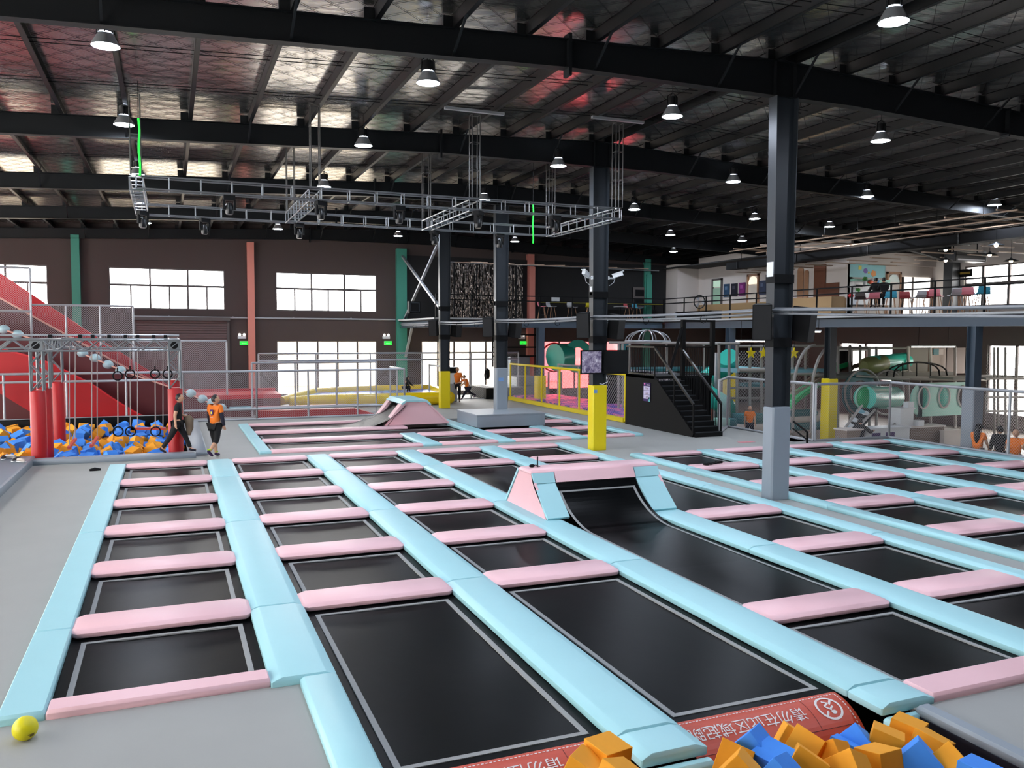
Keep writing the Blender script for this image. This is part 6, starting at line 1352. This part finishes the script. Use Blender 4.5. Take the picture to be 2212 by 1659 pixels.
t = thing('equipment_box', 'grey window-like equipment box behind the cross brace', 'box', at(894, 664, Y=41)); MB().box(-.28, .28, -.2, .2, -.3, .3).build('case', M['black'], t); MB().box(-.24, .24, -.22, -.2, .2, .24).box(-.24, .24, -.22, -.2, -.24, -.2).box(-.24, -.2, -.22, -.2, -.24, .24).box(.2, .24, -.22, -.2, -.24, .24).build('frame', M['steel'], t)
# café lamps, hanging grid and ceiling baffles
cl = None
for x, y, Yq, nm in ((2043, 538, 24.5, 'upper of the two left of the column'), (2043, 561, 25.5, 'lower of the two left of the column'), (2138, 549, 23.5, 'left of the three on the right'), (2184, 562, 22.8, 'right of the three, lowest'), (2152, 528, 21.5, 'upper of the three on the right')):
    p = at(x, y, Y=Yq); lab = 'small metal pendant lamp over the café stools, '+nm
    if cl is None:
        cl = thing('pendant_lamp', lab, 'lamp', p, 0, 'pendant lamps of the café'); MB().lathe([(.02, .1), (.06, .06), (.26, -.02), (.27, -.04)], n=18).build('shade', M['steel'], cl, True); MB().sphere((0, 0, -.03), .07, 10, 7).build('bulb', mat('warm_bulb', (255, 226, 186), .4, emit=25), cl, True); MB().cyl((0, 0, .1), (0, 0, 2.0), .008, 5).build('cord', M['black'], cl)
    else: dup(cl, p, 0, lab)
t = thing('ceiling_grid', 'suspended pale pipe grid above the café railing', 'grid', (0, 0, 0)); M['palewood'] = mat('pale_batten', (176, 150, 128), .5)
gz = 7.25
for x in (24.4, 25.9, 27.4): MB().beam((x, 18.5, gz), (x, 33, gz), .045, .045).build('long_bar', M['palewood'], t)
for k in range(8): y = 19+k*1.9; MB().beam((24.1, y, gz+.05), (27.8, y, gz+.05), .05, .05).build('cross_bar', M['palewood'], t); MB().cyl((25.9, y, gz), (25.9, y, 8.1), .012, 5).build('hanger', M['black'], t)
t = thing('ceiling_baffles', 'rows of pale suspended ceiling boards over the café', 'ceiling boards', (0, 0, 0))
for k in range(16):
    y = 17.5+k*1.35
    for x in (28.4, 31.0): MB().box(x, x+1.7, y, y+.12, 6.72, 6.76).build('board', M['palewood'], t)
t = thing('ceiling_baffles', 'short pale ceiling boards over the dark mezzanine lounge', 'ceiling boards', (0, 0, 0))
for k in range(7): MB().box(14.4+k*1.6, 15.3+k*1.6, 41+.3*(k % 2), 41.15+.3*(k % 2), 7.0, 7.04).build('board', M['palewood'], t); MB().beam((14+k*1.6, 42.5, 7.1), (15+k*1.6, 41.2, 7.05), .06, .03).build('strip_light', M['palewood'], t)
struct(MB().box(28.2, XR, 30.9, YW, 7.35, 7.42).build('ceiling_cafe', M['darkwall']))
for x, Xq, h_, lab in ((1893, 26.3, .13, 'dark-haired person sitting at the café counter, left one'), (1910, 26.4, .13, 'dark-haired person sitting at the café counter, right one')):
    p = at(x, 640, X=Xq); person(lab, (p.x, p.y, MZ+.35), 1.45, -.5, (80, 80), (80, 80), (30, 40), (60, 60), 10, 0, 'cloth', 'cloth', 'black', 1., 1, 'short', crouch=.36, fingers=False)

t = thing('air_duct', 'long black air duct under the roof along the café side', 'duct', (28.2, 26, 6.85)); MB().box(-.3, .3, -17, 12, .0, .36).build('duct', M['black'], t)
for k in range(7): MB().box(-.33, .33, -16+k*4.5, -15.92+k*4.5, -.02, .38).build('flange', M['blacksatin'], t); MB().cyl((0, -15.9+k*4.5, .36), (0, -15.9+k*4.5, 1.4), .015, 5).build('hanger', M['black'], t)
p = at(1612, 955, Z=FZ); tag(MB().box(p.x-.28, p.x+.28, p.y-.12, p.y+.12, FZ, FZ+.006).build('floor_sticker', mat('pink_sticker', (214, 130, 136), .6)), 'faded pink sticker on the grey floor beyond the right court', 'sticker')
for k, (x, y, col, lab) in enumerate(((8, 992, (30, 28, 28), 'black shoe on the grey ledge at the left picture edge'), (22, 990, (206, 196, 188), 'pale shoe on the grey ledge, second from the left edge'), (36, 996, (44, 38, 36), 'dark shoe on the grey ledge, third from the left edge'), (46, 998, (190, 176, 166), 'beige shoe on the grey ledge nearest the red post'))):
    p = at(x, y, Z=.13); t = thing('shoe', lab, 'shoe', p, k*1.3); m_ = mat('shoe_leather', col, .6); MB().tube([(0, -.12, .05), (0, -.02, .06), (0, .08, .04), (0, .14, .03)], [.04, .05, .045, .025], 9).build('upper', m_, t, True); MB().pad(-.045, .045, -.15, .16, .022, .022, .01, .01, .02, .01).build('sole', M['white'], t)
